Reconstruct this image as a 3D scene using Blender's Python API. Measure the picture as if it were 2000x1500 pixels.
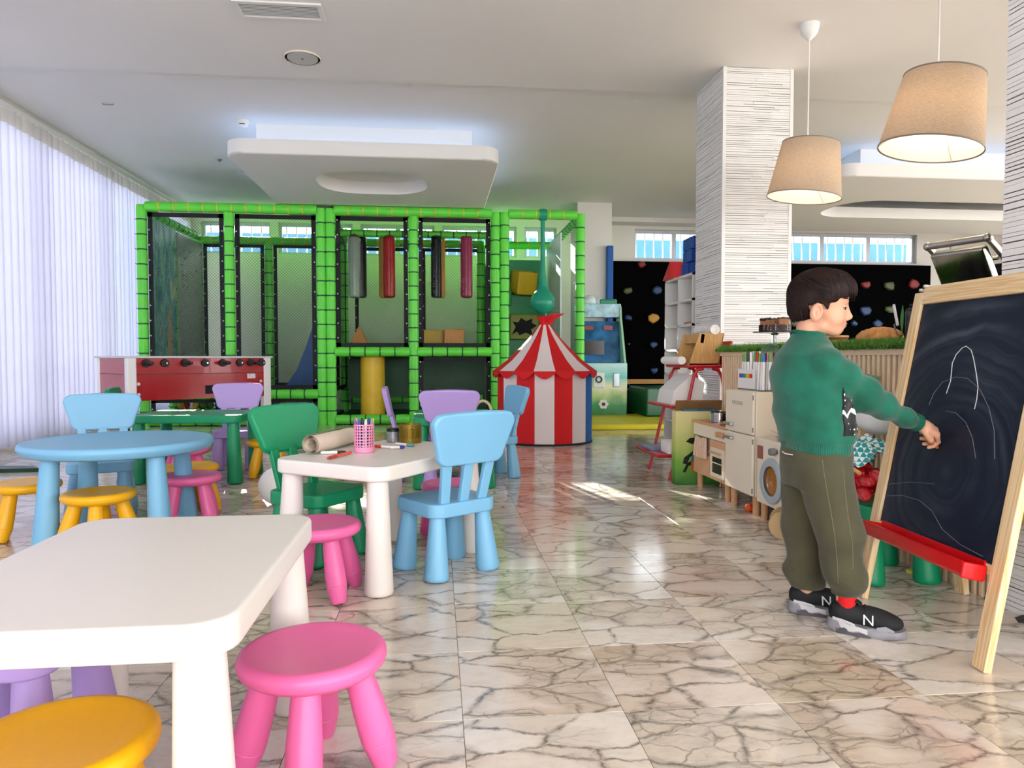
import bpy, bmesh, math, random
import numpy as np
from mathutils import Vector, Matrix, Euler

random.seed(7)
PI = math.pi
S = bpy.context.scene
COL = S.collection
for _o in list(bpy.data.objects):
    bpy.data.objects.remove(_o)

# ---------------------------------------------------------------- camera
FPX, CAMH = 1390.0, 0.88
YAW, PIT = math.atan(147 / FPX), math.atan(52 / FPX)
_F = np.array([math.sin(YAW) * math.cos(PIT), math.cos(YAW) * math.cos(PIT), -math.sin(PIT)])
_R = np.array([math.cos(YAW), -math.sin(YAW), 0.0])
_U = np.cross(_R, _F)
_C = np.array([0, 0, CAMH])
cam_d = bpy.data.cameras.new('camera')
cam = bpy.data.objects.new('camera', cam_d)
COL.objects.link(cam)
cam_d.sensor_width = 36
cam_d.lens = FPX / 2000 * 36
cam_d.clip_start, cam_d.clip_end = 0.05, 200
cam.matrix_world = Matrix(((_R[0], _U[0], -_F[0], 0), (_R[1], _U[1], -_F[1], 0), (_R[2], _U[2], -_F[2], CAMH), (0, 0, 0, 1)))
S.camera = cam


def ray(px, py):
    return _F + _R * (px - 1000) / FPX + _U * (750 - py) / FPX


def GZ(px, py, z=0.0):          # where the sight line meets the height z
    r = ray(px, py); return _C + r * (z - CAMH) / r[2]


def AX(px, py, x):
    r = ray(px, py); return _C + r * x / r[0]


def AY(px, py, y):
    r = ray(px, py); return _C + r * y / r[1]


# ---------------------------------------------------------------- light and exposure
W = bpy.data.worlds.new('sky')
S.world = W
W.use_nodes = True
_bg = W.node_tree.nodes['Background']
_bg.inputs[0].default_value = (0.96, 0.97, 1.0, 1)
_bg.inputs[1].default_value = 4.6

SUN_DIR = Vector((0.24, -1.0, -0.352)).normalized()     # low sun through the barred windows of the far wall
_s = bpy.data.lights.new('sun', 'SUN')
_s.energy = 30
_s.angle = 0.006
_s.color = (1.0, 0.93, 0.82)
sun = bpy.data.objects.new('sun', _s)
COL.objects.link(sun)
sun.rotation_euler = SUN_DIR.to_track_quat('-Z', 'Y').to_euler()


def portal(name, loc, rot, sx, sy):
    l = bpy.data.lights.new(name, 'AREA')
    l.shape = 'RECTANGLE'; l.size = sx; l.size_y = sy
    l.cycles.is_portal = True
    o = bpy.data.objects.new(name, l)
    COL.objects.link(o); o.location = loc; o.rotation_euler = rot


portal('sky_portal', (3.0, -2.92, 1.65), (PI / 2, 0, 0), 12.5, 2.9)          # opening added behind the camera to let daylight in
portal('sky_portal', (11.12, 4.6, 1.65), (PI / 2, 0, PI / 2), 14.0, 2.8)      # opening added on the right for fill light, out of view

S.view_settings.view_transform = 'Standard'
S.view_settings.look = 'None'
S.view_settings.exposure = 0.55
S.view_settings.gamma = 1.0
S.view_settings.use_curve_mapping = False
S.cycles.max_bounces = 6
S.cycles.diffuse_bounces = 3
S.cycles.glossy_bounces = 3
S.cycles.transmission_bounces = 4
S.cycles.transparent_max_bounces = 12
S.cycles.caustics_reflective = False
S.cycles.caustics_refractive = False
S.cycles.use_adaptive_sampling = True
S.cycles.adaptive_threshold = 0.08
S.cycles.adaptive_min_samples = 12


# ---------------------------------------------------------------- materials
def lin(c):
    if isinstance(c, str):
        c = [int(c[i:i + 2], 16) / 255 for i in (0, 2, 4)]
    return tuple(x / 12.92 if x <= 0.04045 else ((x + 0.055) / 1.055) ** 2.4 for x in c) + (1.0,)


MATS = {}


class NT:
    def __init__(s, m):
        s.t = m.node_tree; s.n = s.t.nodes; s.l = s.t.links

    def add(s, typ, ins=None, **kw):
        nd = s.n.new(typ)
        for k, v in kw.items():
            setattr(nd, k, v)
        for k, v in (ins or {}).items():
            s.put(nd, k, v)
        return nd

    def put(s, nd, k, v):
        if isinstance(v, bpy.types.NodeSocket):
            s.l.new(v, nd.inputs[k])
        elif hasattr(v, 'outputs'):
            s.l.new(v.outputs[0], nd.inputs[k])
        else:
            nd.inputs[k].default_value = v

    def math(s, op, a, b=0.0, clamp=False):
        nd = s.n.new('ShaderNodeMath'); nd.operation = op; nd.use_clamp = clamp
        s.put(nd, 0, a); s.put(nd, 1, b)
        return nd.outputs[0]

    def mix(s, f, a, b, blend='MIX'):
        nd = s.n.new('ShaderNodeMix'); nd.data_type = 'RGBA'; nd.blend_type = blend
        s.put(nd, 0, f); s.put(nd, 6, a); s.put(nd, 7, b)
        return nd.outputs[2]

    def ramp(s, f, stops, interp='LINEAR'):
        nd = s.n.new('ShaderNodeValToRGB'); s.put(nd, 0, f)
        cr = nd.color_ramp; cr.interpolation = interp
        while len(cr.elements) < len(stops):
            cr.elements.new(0.5)
        for e, (p, c) in zip(cr.elements, stops):
            e.position = p; e.color = c if len(c) == 4 else tuple(c) + (1,)
        return nd.outputs[0]

    def bump(s, h, strength=0.2, dist=0.01):
        nd = s.add('ShaderNodeBump', {'Height': h, 'Strength': strength, 'Distance': dist})
        s.l.new(nd.outputs[0], s.n['Principled BSDF'].inputs['Normal'])


def M(name, col='cccccc', rough=0.5, metal=0.0, spec=0.5, emit=None, estr=0.0, var=0.0, vscale=8.0, bump=0.0, bscale=60.0, coat=0.0, trans=0.0, sheen=0.0, sub=0.0):
    """principled material; colour gets a faint procedural unevenness"""
    if name in MATS:
        return MATS[name]
    m = bpy.data.materials.new(name); m.use_nodes = True
    t = NT(m); b = t.n['Principled BSDF']
    c = lin(col)
    b.inputs['Base Color'].default_value = c
    b.inputs['Roughness'].default_value = rough
    b.inputs['Metallic'].default_value = metal
    b.inputs['Specular IOR Level'].default_value = spec
    b.inputs['Coat Weight'].default_value = coat
    b.inputs['Transmission Weight'].default_value = trans
    b.inputs['Sheen Weight'].default_value = sheen
    if sub:
        b.inputs['Subsurface Weight'].default_value = sub
        b.inputs['Subsurface Radius'].default_value = (0.02, 0.008, 0.004)
        b.inputs['Subsurface Scale'].default_value = 0.4
    if emit:
        b.inputs['Emission Color'].default_value = lin(emit)
        b.inputs['Emission Strength'].default_value = estr
    if var or bump:
        co = t.add('ShaderNodeTexCoord')
        if var:
            nz = t.add('ShaderNodeTexNoise', {'Vector': co.outputs['Object'], 'Scale': vscale, 'Detail': 4.0})
            lo = tuple(x * (1 - var) for x in c[:3]) + (1,); hi = tuple(min(1, x * (1 + var)) for x in c[:3]) + (1,)
            t.put(b, 'Base Color', t.ramp(nz.outputs[0], [(0.3, lo), (0.7, hi)]))
        if bump:
            nb = t.add('ShaderNodeTexNoise', {'Vector': co.outputs['Object'], 'Scale': bscale, 'Detail': 3.0})
            t.bump(nb.outputs[0], bump, 0.004)
    MATS[name] = m
    return m


def wood(name, a='d9a679', b_='c78f62', scale=6.0, rough=0.5, axis=2, ring=14.0):
    if name in MATS:
        return MATS[name]
    m = bpy.data.materials.new(name); m.use_nodes = True
    t = NT(m); p = t.n['Principled BSDF']
    co = t.add('ShaderNodeTexCoord')
    oi = t.add('ShaderNodeObjectInfo')
    sc = [scale * 2.2] * 3; sc[axis] = scale * 0.12
    off = t.add('ShaderNodeVectorMath', {0: co.outputs['Object'], 1: oi.outputs['Random']}, operation='ADD')
    mp = t.add('ShaderNodeMapping', {'Vector': off, 'Scale': sc})
    n1 = t.add('ShaderNodeTexNoise', {'Vector': mp, 'Scale': 2.0, 'Detail': 5.0, 'Distortion': 0.6})
    w = t.math('FRACT', t.math('MULTIPLY', n1.outputs[0], ring))
    w = t.math('ABSOLUTE', t.math('SUBTRACT', w, 0.5))
    f = t.math('MULTIPLY', w, 1.6, True)
    t.put(p, 'Base Color', t.mix(f, lin(a), lin(b_)))
    p.inputs['Roughness'].default_value = rough
    MATS[name] = m
    return m


# ---------------------------------------------------------------- mesh builder
class MB:
    def __init__(s):
        s.v = []; s.f = []; s.mi = []; s.k = 0

    def raw(s, vs, fs, mat=None):
        o = len(s.v)
        if mat is not None:
            vs = [mat @ Vector(p) for p in vs]
        s.v += [tuple(p) for p in vs]
        s.f += [tuple(i + o for i in f) for f in fs]
        s.mi += [s.k] * len(fs)
        return s

    def box(s, c, d, rot=None):
        x, y, z = d[0] / 2, d[1] / 2, d[2] / 2
        vs = [(i * x, j * y, k * z) for k in (-1, 1) for j in (-1, 1) for i in (-1, 1)]
        fs = [(0, 2, 3, 1), (4, 5, 7, 6), (0, 1, 5, 4), (2, 6, 7, 3), (0, 4, 6, 2), (1, 3, 7, 5)]
        return s.raw(vs, fs, TM(c, rot))

    def span(s, a, b):
        return s.box([(a[i] + b[i]) / 2 for i in range(3)], [abs(b[i] - a[i]) for i in range(3)])

    def rbox(s, c, d, r=0.01, seg=3, rot=None):
        vs, fs = rbox_data(tuple(round(x, 5) for x in d), r, seg)
        return s.raw(vs, fs, TM(c, rot))

    def cyl(s, p0, p1, r0, r1=None, n=16, cap=True):
        r1 = r0 if r1 is None else r1
        p0, p1 = Vector(p0), Vector(p1)
        ax = (p1 - p0).normalized()
        q = ax.to_track_quat('Z', 'Y').to_matrix()
        vs = []
        for p, r in ((p0, r0), (p1, r1)):
            for i in range(n):
                a = 2 * PI * i / n
                vs.append(p + q @ Vector((r * math.cos(a), r * math.sin(a), 0)))
        fs = [(i, (i + 1) % n, n + (i + 1) % n, n + i) for i in range(n)]
        if cap:
            fs += [tuple(range(n - 1, -1, -1)), tuple(range(n, 2 * n))]
        return s.raw(vs, fs)

    def lathe(s, prof, n=24, mat=None, sx=1.0, sy=1.0, cap=True):
        vs = []; fs = []
        for r, z in prof:
            for i in range(n):
                a = 2 * PI * i / n
                vs.append((r * math.cos(a) * sx, r * math.sin(a) * sy, z))
        for j in range(len(prof) - 1):
            for i in range(n):
                k = (i + 1) % n
                fs.append((j * n + i, j * n + k, (j + 1) * n + k, (j + 1) * n + i))
        if cap:
            fs.append(tuple(range(n - 1, -1, -1)))
            m = (len(prof) - 1) * n
            fs.append(tuple(range(m, m + n)))
        return s.raw(vs, fs, mat)

    def tube(s, pts, r, n=8, cap=True, closed=False):
        pts = [Vector(p) for p in pts]
        rs = r if isinstance(r, (list, tuple)) else [r] * len(pts)
        vs = []; fs = []; N = len(pts)
        up = Vector((0, 0, 1)); prev = None
        for i, p in enumerate(pts):
            if closed:
                t = (pts[(i + 1) % N] - pts[i - 1]).normalized()
            else:
                t = (pts[min(i + 1, N - 1)] - pts[max(i - 1, 0)]).normalized()
            if prev is None:
                a = t.cross(up)
                if a.length < 1e-3:
                    a = t.cross(Vector((1, 0, 0)))
                a.normalize()
            else:
                a = (prev - t * prev.dot(t)).normalized()
            prev = a; b = t.cross(a)
            for k in range(n):
                w = 2 * PI * k / n
                vs.append(p + (a * math.cos(w) + b * math.sin(w)) * rs[i])
        for i in range(N if closed else N - 1):
            j = (i + 1) % N
            for k in range(n):
                l = (k + 1) % n
                fs.append((i * n + k, j * n + k, j * n + l, i * n + l))
        if cap and not closed:
            fs.append(tuple(range(n))); fs.append(tuple(range((N - 1) * n + n - 1, (N - 1) * n - 1, -1)))
        return s.raw(vs, fs)

    def prism(s, poly, h, mat=None, z0=0.0):
        """polygon in the local xy plane, extruded from z0 to z0+h"""
        n = len(poly)
        vs = [(x, y, z0) for x, y in poly] + [(x, y, z0 + h) for x, y in poly]
        fs = [tuple(range(n - 1, -1, -1)), tuple(range(n, 2 * n))]
        fs += [(i, (i + 1) % n, n + (i + 1) % n, n + i) for i in range(n)]
        return s.raw(vs, fs, mat)

    def slab(s, poly, h, mat=None, bev=0.006):
        """prism with a small rounded rim at both faces"""
        cx = sum(p[0] for p in poly) / len(poly); cy = sum(p[1] for p in poly) / len(poly)

        def ins(q):
            out = []
            for x, y in poly:
                d = math.hypot(x - cx, y - cy)
                k = max(0, (d - q)) / d if d > 1e-9 else 1
                out.append((cx + (x - cx) * k, cy + (y - cy) * k))
            return out
        rings = [(ins(bev + .006), 0), (ins(bev), 0), (ins(bev * .3), bev * .3), (poly, bev), (poly, h - bev), (ins(bev * .3), h - bev * .3), (ins(bev), h), (ins(bev + .006), h)]
        n = len(poly); vs = []; fs = []
        for pl, z in rings:
            vs += [(x, y, z) for x, y in pl]
        for j in range(len(rings) - 1):
            for i in range(n):
                k = (i + 1) % n
                fs.append((j * n + i, j * n + k, (j + 1) * n + k, (j + 1) * n + i))
        fs.append(tuple(range(n - 1, -1, -1)))
        m = (len(rings) - 1) * n
        fs.append(tuple(range(m, m + n)))
        return s.raw(vs, fs, mat)

    def ball(s, c, r, n=16, m=10, sc=(1, 1, 1), rot=None):
        vs = []; fs = []
        for j in range(m + 1):
            th = PI * j / m
            for i in range(n):
                a = 2 * PI * i / n
                vs.append((r * sc[0] * math.sin(th) * math.cos(a), r * sc[1] * math.sin(th) * math.sin(a), -r * sc[2] * math.cos(th)))
        for j in range(m):
            for i in range(n):
                k = (i + 1) % n
                fs.append((j * n + i, j * n + k, (j + 1) * n + k, (j + 1) * n + i))
        return s.raw(vs, fs, TM(c, rot))

    def mesh(s, name, mats, smooth=35):
        me = bpy.data.meshes.new(name)
        me.from_pydata(s.v, [], s.f)
        for m in (mats if isinstance(mats, (list, tuple)) else [mats]):
            me.materials.append(m)
        if len(set(s.mi)) > 1:
            me.polygons.foreach_set('material_index', s.mi)
        bm = bmesh.new(); bm.from_mesh(me)
        bmesh.ops.remove_doubles(bm, verts=bm.verts, dist=1e-6)
        bmesh.ops.recalc_face_normals(bm, faces=bm.faces)
        bm.to_mesh(me); bm.free()
        if smooth:
            me.polygons.foreach_set('use_smooth', [True] * len(me.polygons))
            me.set_sharp_from_angle(angle=math.radians(smooth))
            if len(me.loops) < 9000:
                weighted_normals(me, smooth)
        me.update()
        return me

    def build(s, name, mats, parent=None, loc=(0, 0, 0), rot=(0, 0, 0), smooth=35):
        return link(name, s.mesh(name, mats, smooth), parent, loc, rot)


def weighted_normals(me, smooth):
    """area-weighted corner normals, so that flat faces stay flat beside rounded edges"""
    nf = len(me.polygons)
    N = np.empty(nf * 3); me.polygons.foreach_get('normal', N); N = N.reshape(-1, 3)
    A = np.empty(nf); me.polygons.foreach_get('area', A)
    nl = len(me.loops)
    LV = np.empty(nl, int); me.loops.foreach_get('vertex_index', LV)
    tot = np.empty(nf, int); me.polygons.foreach_get('loop_total', tot)
    LF = np.repeat(np.arange(nf), tot)
    ring = [[] for _ in range(len(me.vertices))]
    for l, v in enumerate(LV.tolist()):
        ring[v].append(LF[l])
    th = math.cos(math.radians(max(smooth, 50)))
    out = np.empty((nl, 3))
    WN = N * A[:, None]
    for l in range(nl):
        g = ring[LV[l]]
        f = LF[l]
        gn = N[g]
        k = (gn @ N[f]) > th
        s = WN[g][k].sum(0)
        q = math.sqrt(float(s @ s))
        out[l] = s / q if q > 1e-12 else N[f]
    me.normals_split_custom_set(out.tolist())


def TM(c, rot=None):
    m = Matrix.Translation(Vector(c))
    if rot is not None:
        m = m @ (rot.to_4x4() if isinstance(rot, Matrix) else Euler(rot).to_matrix().to_4x4())
    return m


_RB = {}


def rbox_data(d, r, seg):
    key = (d, r, seg)
    if key not in _RB:
        bm = bmesh.new()
        bmesh.ops.create_cube(bm, size=1.0)
        for v in bm.verts:
            v.co = Vector((v.co.x * d[0], v.co.y * d[1], v.co.z * d[2]))
        bmesh.ops.bevel(bm, geom=list(bm.edges), offset=min(r, min(d) * 0.49), segments=seg, profile=0.5, affect='EDGES')
        bm.verts.index_update()
        _RB[key] = ([tuple(v.co) for v in bm.verts], [tuple(v.index for v in f.verts) for f in bm.faces])
        bm.free()
    return _RB[key]


def link(name, me, parent=None, loc=(0, 0, 0), rot=(0, 0, 0)):
    o = bpy.data.objects.new(name, me)
    COL.objects.link(o)
    o.location = loc; o.rotation_euler = rot
    if parent is not None:
        o.parent = parent
    return o


def tag(o, label, cat, group=None):
    o['label'] = label; o['category'] = cat
    if group:
        o['group'] = group
    return o


def thing(name, label, cat, loc=(0, 0, 0), rz=0.0, group=None):
    o = bpy.data.objects.new(name, None)
    COL.objects.link(o)
    o.empty_display_size = 0.1
    o.location = loc; o.rotation_euler = (0, 0, rz)
    return tag(o, label, cat, group)


def struct(o):
    o['kind'] = 'structure'
    return o


def stuff(o):
    o['kind'] = 'stuff'
    return o


def rrect(w, h, r, n=6):
    """rounded rectangle outline"""
    pts = []
    for cx, cy, a0 in ((w / 2 - r, h / 2 - r, 0), (-w / 2 + r, h / 2 - r, 90), (-w / 2 + r, -h / 2 + r, 180), (w / 2 - r, -h / 2 + r, 270)):
        for i in range(n + 1):
            a = math.radians(a0 + 90 * i / n)
            pts.append((cx + r * math.cos(a), cy + r * math.sin(a)))
    return pts


def text_mesh(body, size, depth=0.001):
    cu = bpy.data.curves.new('lettering', 'FONT')
    cu.body = body; cu.size = size; cu.extrude = depth; cu.align_x = 'CENTER'; cu.align_y = 'CENTER'
    o = bpy.data.objects.new('lettering', cu)
    COL.objects.link(o)
    me = bpy.data.meshes.new_from_object(o)
    bpy.data.objects.remove(o)
    return me


def dup_tree(o, parent=None):
    c = o.copy(); COL.objects.link(c)
    if parent is not None:
        c.parent = parent
    for ch in list(o.children):
        dup_tree(ch, c)
    return c

# ================================================================ the setting
CZN, CZF = 3.24, 3.27          # ceiling heights, near and far part
XL, XR, YF, YB = -4.15, 11.2, -3.0, 12.3


def marble():
    m = bpy.data.materials.new('breccia_marble'); m.use_nodes = True
    t = NT(m); p = t.n['Principled BSDF']
    g = t.add('ShaderNodeNewGeometry')
    pos = g.outputs['Position']
    cell = t.add('ShaderNodeVectorMath', {0: pos, 1: (0.06, 1.70, 0.0)}, operation='SUBTRACT')
    cell = t.add('ShaderNodeVectorMath', {0: cell, 1: (2.5, 2.5, 0.0)}, operation='MULTIPLY')
    cell = t.add('ShaderNodeVectorMath', {0: cell}, operation='FLOOR')
    wn = t.add('ShaderNodeTexWhiteNoise', {'Vector': cell}, noise_dimensions='2D')
    off = t.add('ShaderNodeVectorMath', {0: wn.outputs['Color'], 1: (7.0, 7.0, 7.0)}, operation='MULTIPLY')
    pp = t.add('ShaderNodeVectorMath', {0: pos, 1: off}, operation='ADD')
    nz = t.add('ShaderNodeTexNoise', {'Vector': pp, 'Scale': 4.0, 'Detail': 5.0, 'Roughness': 0.62})
    dz = t.add('ShaderNodeVectorMath', {0: nz.outputs['Color'], 1: (0.15, 0.12, 0.0)}, operation='MULTIPLY')
    pd = t.add('ShaderNodeVectorMath', {0: pp, 1: dz}, operation='ADD')
    st = t.add('ShaderNodeMapping', {'Vector': pd, 'Scale': (0.62, 1.25, 1.0)})
    v1 = t.add('ShaderNodeTexVoronoi', {'Vector': st, 'Scale': 6.0, 'Randomness': 1.0}, feature='DISTANCE_TO_EDGE')
    v2 = t.add('ShaderNodeTexVoronoi', {'Vector': st, 'Scale': 15.0, 'Randomness': 1.0}, feature='DISTANCE_TO_EDGE')
    vc = t.add('ShaderNodeTexVoronoi', {'Vector': st, 'Scale': 6.0, 'Randomness': 1.0}, feature='F1')
    big = t.add('ShaderNodeTexNoise', {'Vector': pp, 'Scale': 2.6, 'Detail': 2.0})
    fine = t.add('ShaderNodeTexNoise', {'Vector': st, 'Scale': 26.0, 'Detail': 6.0, 'Roughness': 0.72})
    bv, fv = big.outputs[0], fine.outputs[0]
    broken = t.ramp(t.math('ADD', bv, t.math('MULTIPLY', v1.outputs['Distance'], -0.45)), [(0.42, (0, 0, 0)), (0.52, (1, 1, 1))])
    # large ivory and cream fragments
    frag = t.ramp(vc.outputs['Color'], [(0.0, lin('e3d7c5')), (0.35, lin('ece3d6')), (0.7, lin('efe9e0')), (1.0, lin('dccfbd'))])
    frag = t.mix(t.math('MULTIPLY', t.ramp(fv, [(0.45, (0, 0, 0)), (0.75, (1, 1, 1))]), .35), frag, lin('b7a48d'))
    # broken zones: small chips in a tan to rosy grey matrix
    matx = t.ramp(fv, [(0.32, lin('998d82')), (0.46, lin('c3b4a1')), (0.62, lin('dccdb9')), (0.8, lin('e6dac9'))])
    col = t.mix(t.math('MULTIPLY', broken, .65), frag, matx)
    e1 = t.ramp(v1.outputs['Distance'], [(0.0, (1, 1, 1)), (0.02, (0.6, 0.6, 0.6)), (0.055, (0, 0, 0))])
    e2 = t.ramp(v2.outputs['Distance'], [(0.0, (1, 1, 1)), (0.03, (0.3, 0.3, 0.3)), (0.07, (0, 0, 0))])
    gate = t.ramp(fv, [(0.36, (0.12, 0.12, 0.12)), (0.56, (1, 1, 1))])
    veins = t.math('MAXIMUM', t.math('MULTIPLY', e1, .85), t.math('MULTIPLY', t.math('MULTIPLY', e2, broken), .7))
    veins = t.math('MULTIPLY', veins, gate, True)
    col = t.mix(veins, col, lin('4e4742'))
    tint = t.ramp(wn.outputs['Value'], [(0.0, lin('f1e6d8')), (0.5, lin('ffffff')), (1.0, lin('f6ece6'))])
    t.put(p, 'Base Color', t.mix(1.0, col, tint, 'MULTIPLY'))
    p.inputs['Roughness'].default_value = 0.13
    rn = t.ramp(fv, [(0.3, (0.10, 0.10, 0.10)), (0.8, (0.19, 0.19, 0.19))])
    t.put(p, 'Roughness', rn)
    p.inputs['Specular IOR Level'].default_value = 0.62
    MATS['marble'] = m
    return m


MARBLE = marble()
PAINT = M('ceiling_paint', 'efece8', 0.85, var=0.02, vscale=0.7, bump=0.03, bscale=90)
WALLP = M('wall_paint', 'e2ded7', 0.85, var=0.03, vscale=0.8, bump=0.03, bscale=90)
WHITE = M('white_lacquer', 'efedea', 0.35)
ALU = M('window_aluminium', 'c9ccd6', 0.4, 0.3)

# ---- floor: a screed with marble tiles laid on it
fl = MB().span((XL - .3, YF, -0.12), (XR, YB + .2, -0.006)).build('floor', M('screed', 'a39c92', 0.8))
struct(fl)
TP, TX0, TY0 = 0.40, 0.06, 1.70


def tile_geo(mb, cx, cy, w=TP - .0012):
    a, b, ch = w / 2, w / 2 - .0009, .0009
    vs = [(cx + i * q, cy + j * q, z) for q, z in ((a, -.006), (a, -ch), (b, 0)) for i, j in ((-1, -1), (1, -1), (1, 1), (-1, 1))]
    fs = [(8, 9, 10, 11)]
    for k in (0, 4):
        fs += [(k + i, k + (i + 1) % 4, k + 4 + (i + 1) % 4, k + 4 + i) for i in range(4)]
    mb.raw(vs, fs)


def project(p):
    v = np.array(p) - _C; d = v @ _F
    return 1000 + FPX * (v @ _R) / d, 750 - FPX * (v @ _U) / d, d


cand = []
rest = []
for i in range(-11, 28):
    for j in range(-12, 27):
        cx, cy = TX0 + TP * (i + .5), TY0 + TP * (j + .5)
        if not (XL - .3 < cx < XR and YF < cy < YB + .1):
            continue
        seen = False
        if cy > 0.6:
            u, v, d = project((cx, cy, 0))
            seen = d > 0.3 and -150 < u < 2150 and v < 1640
        (cand if seen else rest).append((d if seen else 99, cx, cy))
cand.sort()
rest += cand[300:]
_tm = MB(); tile_geo(_tm, 0, 0)
_tme = _tm.mesh('tile', MARBLE, 0)
for d, cx, cy in cand[:300]:
    link('tile', _tme, fl, (cx, cy, 0))
mb = MB()
for d, cx, cy in rest:
    tile_geo(mb, cx, cy)
stuff(mb.build('tile_field', MARBLE, fl, smooth=0))

# ---- ceiling, with the small step behind the column
mb = MB().span((XL - .2, YF, CZN), (XR, 6.27, CZN + .25)).span((XL - .2, 6.27, CZF), (XR, YB + .2, CZF + .25))
mb.span((XL - .2, YF, CZF + .2), (XR, YB + .2, CZF + .26))
struct(mb.build('ceiling', PAINT, smooth=0))


def wall_holes(name, axis, at, th, u0, u1, z0, z1, holes, mat):
    """wall in the plane axis=at with rectangular openings (u0,u1,z0,z1)"""
    us = sorted({u0, u1, *[h[0] for h in holes], *[h[1] for h in holes]})
    zs = sorted({z0, z1, *[h[2] for h in holes], *[h[3] for h in holes]})
    mb = MB()
    for a, b in zip(us, us[1:]):
        for c, d in zip(zs, zs[1:]):
            um, zm = (a + b) / 2, (c + d) / 2
            if any(h[0] < um < h[1] and h[2] < zm < h[3] for h in holes):
                continue
            if axis == 'y':
                mb.span((a, at, c), (b, at + th, d))
            else:
                mb.span((at, a, c), (at + th, b, d))
    return struct(mb.build(name, mat, smooth=0))


def glass_mat():
    m = bpy.data.materials.new('window_glass'); m.use_nodes = True
    t = NT(m)
    tr = t.add('ShaderNodeBsdfTransparent', {'Color': (0.93, 0.96, 0.97, 1)})
    gl = t.add('ShaderNodeBsdfGlossy', {'Roughness': 0.03, 'Color': (0.9, 0.95, 1, 1)})
    fr = t.add('ShaderNodeFresnel', {'IOR': 1.35})
    mx = t.add('ShaderNodeMixShader', {0: fr.outputs[0], 1: tr.outputs[0], 2: gl.outputs[0]})
    t.l.new(mx.outputs[0], t.n['Material Output'].inputs[0])
    MATS['glass'] = m
    return m


GLASS = glass_mat()
WZ0, WZ1 = 2.60, 3.13
BW = [(-3.86, -2.75, 4), (-2.62, -1.40, 4), (-1.27, -0.03, 4), (0.10, 1.38, 4), (1.52, 2.08, 2), (3.47, 4.95, 4), (6.10, 8.78, 3)]
wall_holes('wall_back', 'y', YB, 0.30, XL - .3, XR, 0, CZF, [(a, b, WZ0, WZ1) for a, b, n in BW], WALLP)
wall_holes('wall_right', 'x', XR, 0.2, YF, YB + .3, 0, CZF, [(-2.4, 9.6, 0.4, 2.9)], WALLP)  # unseen opening added to fill the room with light from the right
wall_holes('wall_front', 'y', YF - .2, 0.2, XL - .3, XR, 0, CZF, [(-3.4, 9.4, 0.35, 2.9)], WALLP)  # unseen opening added so that sky light floods in behind the camera
wall_holes('wall_left', 'x', XL - .2, 0.2, YF, YB + .3, 0, CZF, [(-1.0, 12.05, 0.10, 3.2)], WALLP)
# a dropped beam along the far wall
struct(MB().span((2.75, YB - .35, 3.19), (XR, YB, CZF)).build('trim_1', WALLP, smooth=0))
# shallow door outline at the far right of the back wall
dr = struct(MB().span((9.43, YB - .03, 0), (10.5, YB, 2.98)).build('door_1', M('door_paint', 'd3cfc7', 0.6), smooth=0))
MB().cyl((9.55, YB - .05, 1.02), (9.67, YB - .05, 1.02), 0.012).build('door_handle', M('brushed_steel', 'b9b9b9', 0.3, 1.0), dr)

BARW = M('painted_bar', 'f1eeee', 0.4)
for k, (a, b, n) in enumerate(BW):
    f = MB()
    zc = (WZ0 + WZ1) / 2
    t_ = 0.05
    f.span((a, YB + .10, WZ0), (b, YB + .16, WZ0 + t_)).span((a, YB + .10, WZ1 - t_), (b, YB + .16, WZ1))
    for i in range(n + 1 if n < 4 else 3):
        nn = n if n < 4 else 2
        x = a + (b - a) * i / nn
        f.span((max(a, x - .04), YB + .095, WZ0), (min(b, x + .04), YB + .165, WZ1))
    fo = struct(f.build('window_%d' % (k + 1), ALU, smooth=0))
    MB().span((a, YB + .128, WZ0), (b, YB + .134, WZ1)).build('pane', GLASS, fo, smooth=0)
    x = a + .09
    bm_ = MB().cyl((0, 0, WZ0), (0, 0, WZ1), 0.012, n=8).mesh('bar', BARW)
    while x < b - .03:
        link('bar', bm_, fo, (x, YB + .24, 0))
        x += 0.165

# outside: pale blue wall and yard behind the high windows
ow = MB().span((-6, 15.6, -0.2), (14, 15.8, 3.50)).build('exterior_wall', M('blue_render', '3b6c8c', 0.8, var=0.08, vscale=2.0), smooth=0)
struct(ow)
struct(MB().span((-14, -12, -0.3), (20, 26, -0.13)).build('exterior_ground', M('concrete_yard', 'c9c4ba', 0.9, var=0.1, vscale=1.5), smooth=0))  # unseen ground, laid pale to light the lower part of the blinds

# ---- left glazing and the vertical blinds in front of it
gw = MB()
for y in np.arange(-1.0, 12.06, 1.45):
    gw.span((XL - .12, y - .035, .10), (XL - .04, y + .035, 3.2))
gw.span((XL - .12, -1.0, .10), (XL - .04, 12.05, .17)).span((XL - .12, -1.0, 3.13), (XL - .04, 12.05, 3.2))
gwo = struct(gw.build('window_8', ALU, smooth=0))
for y in np.arange(-1.0, 11.0, 1.45):
    MB().span((XL - .083, y + .035, .17), (XL - .077, y + 1.415, 3.13)).build('pane', GLASS, gwo, smooth=0)


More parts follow.
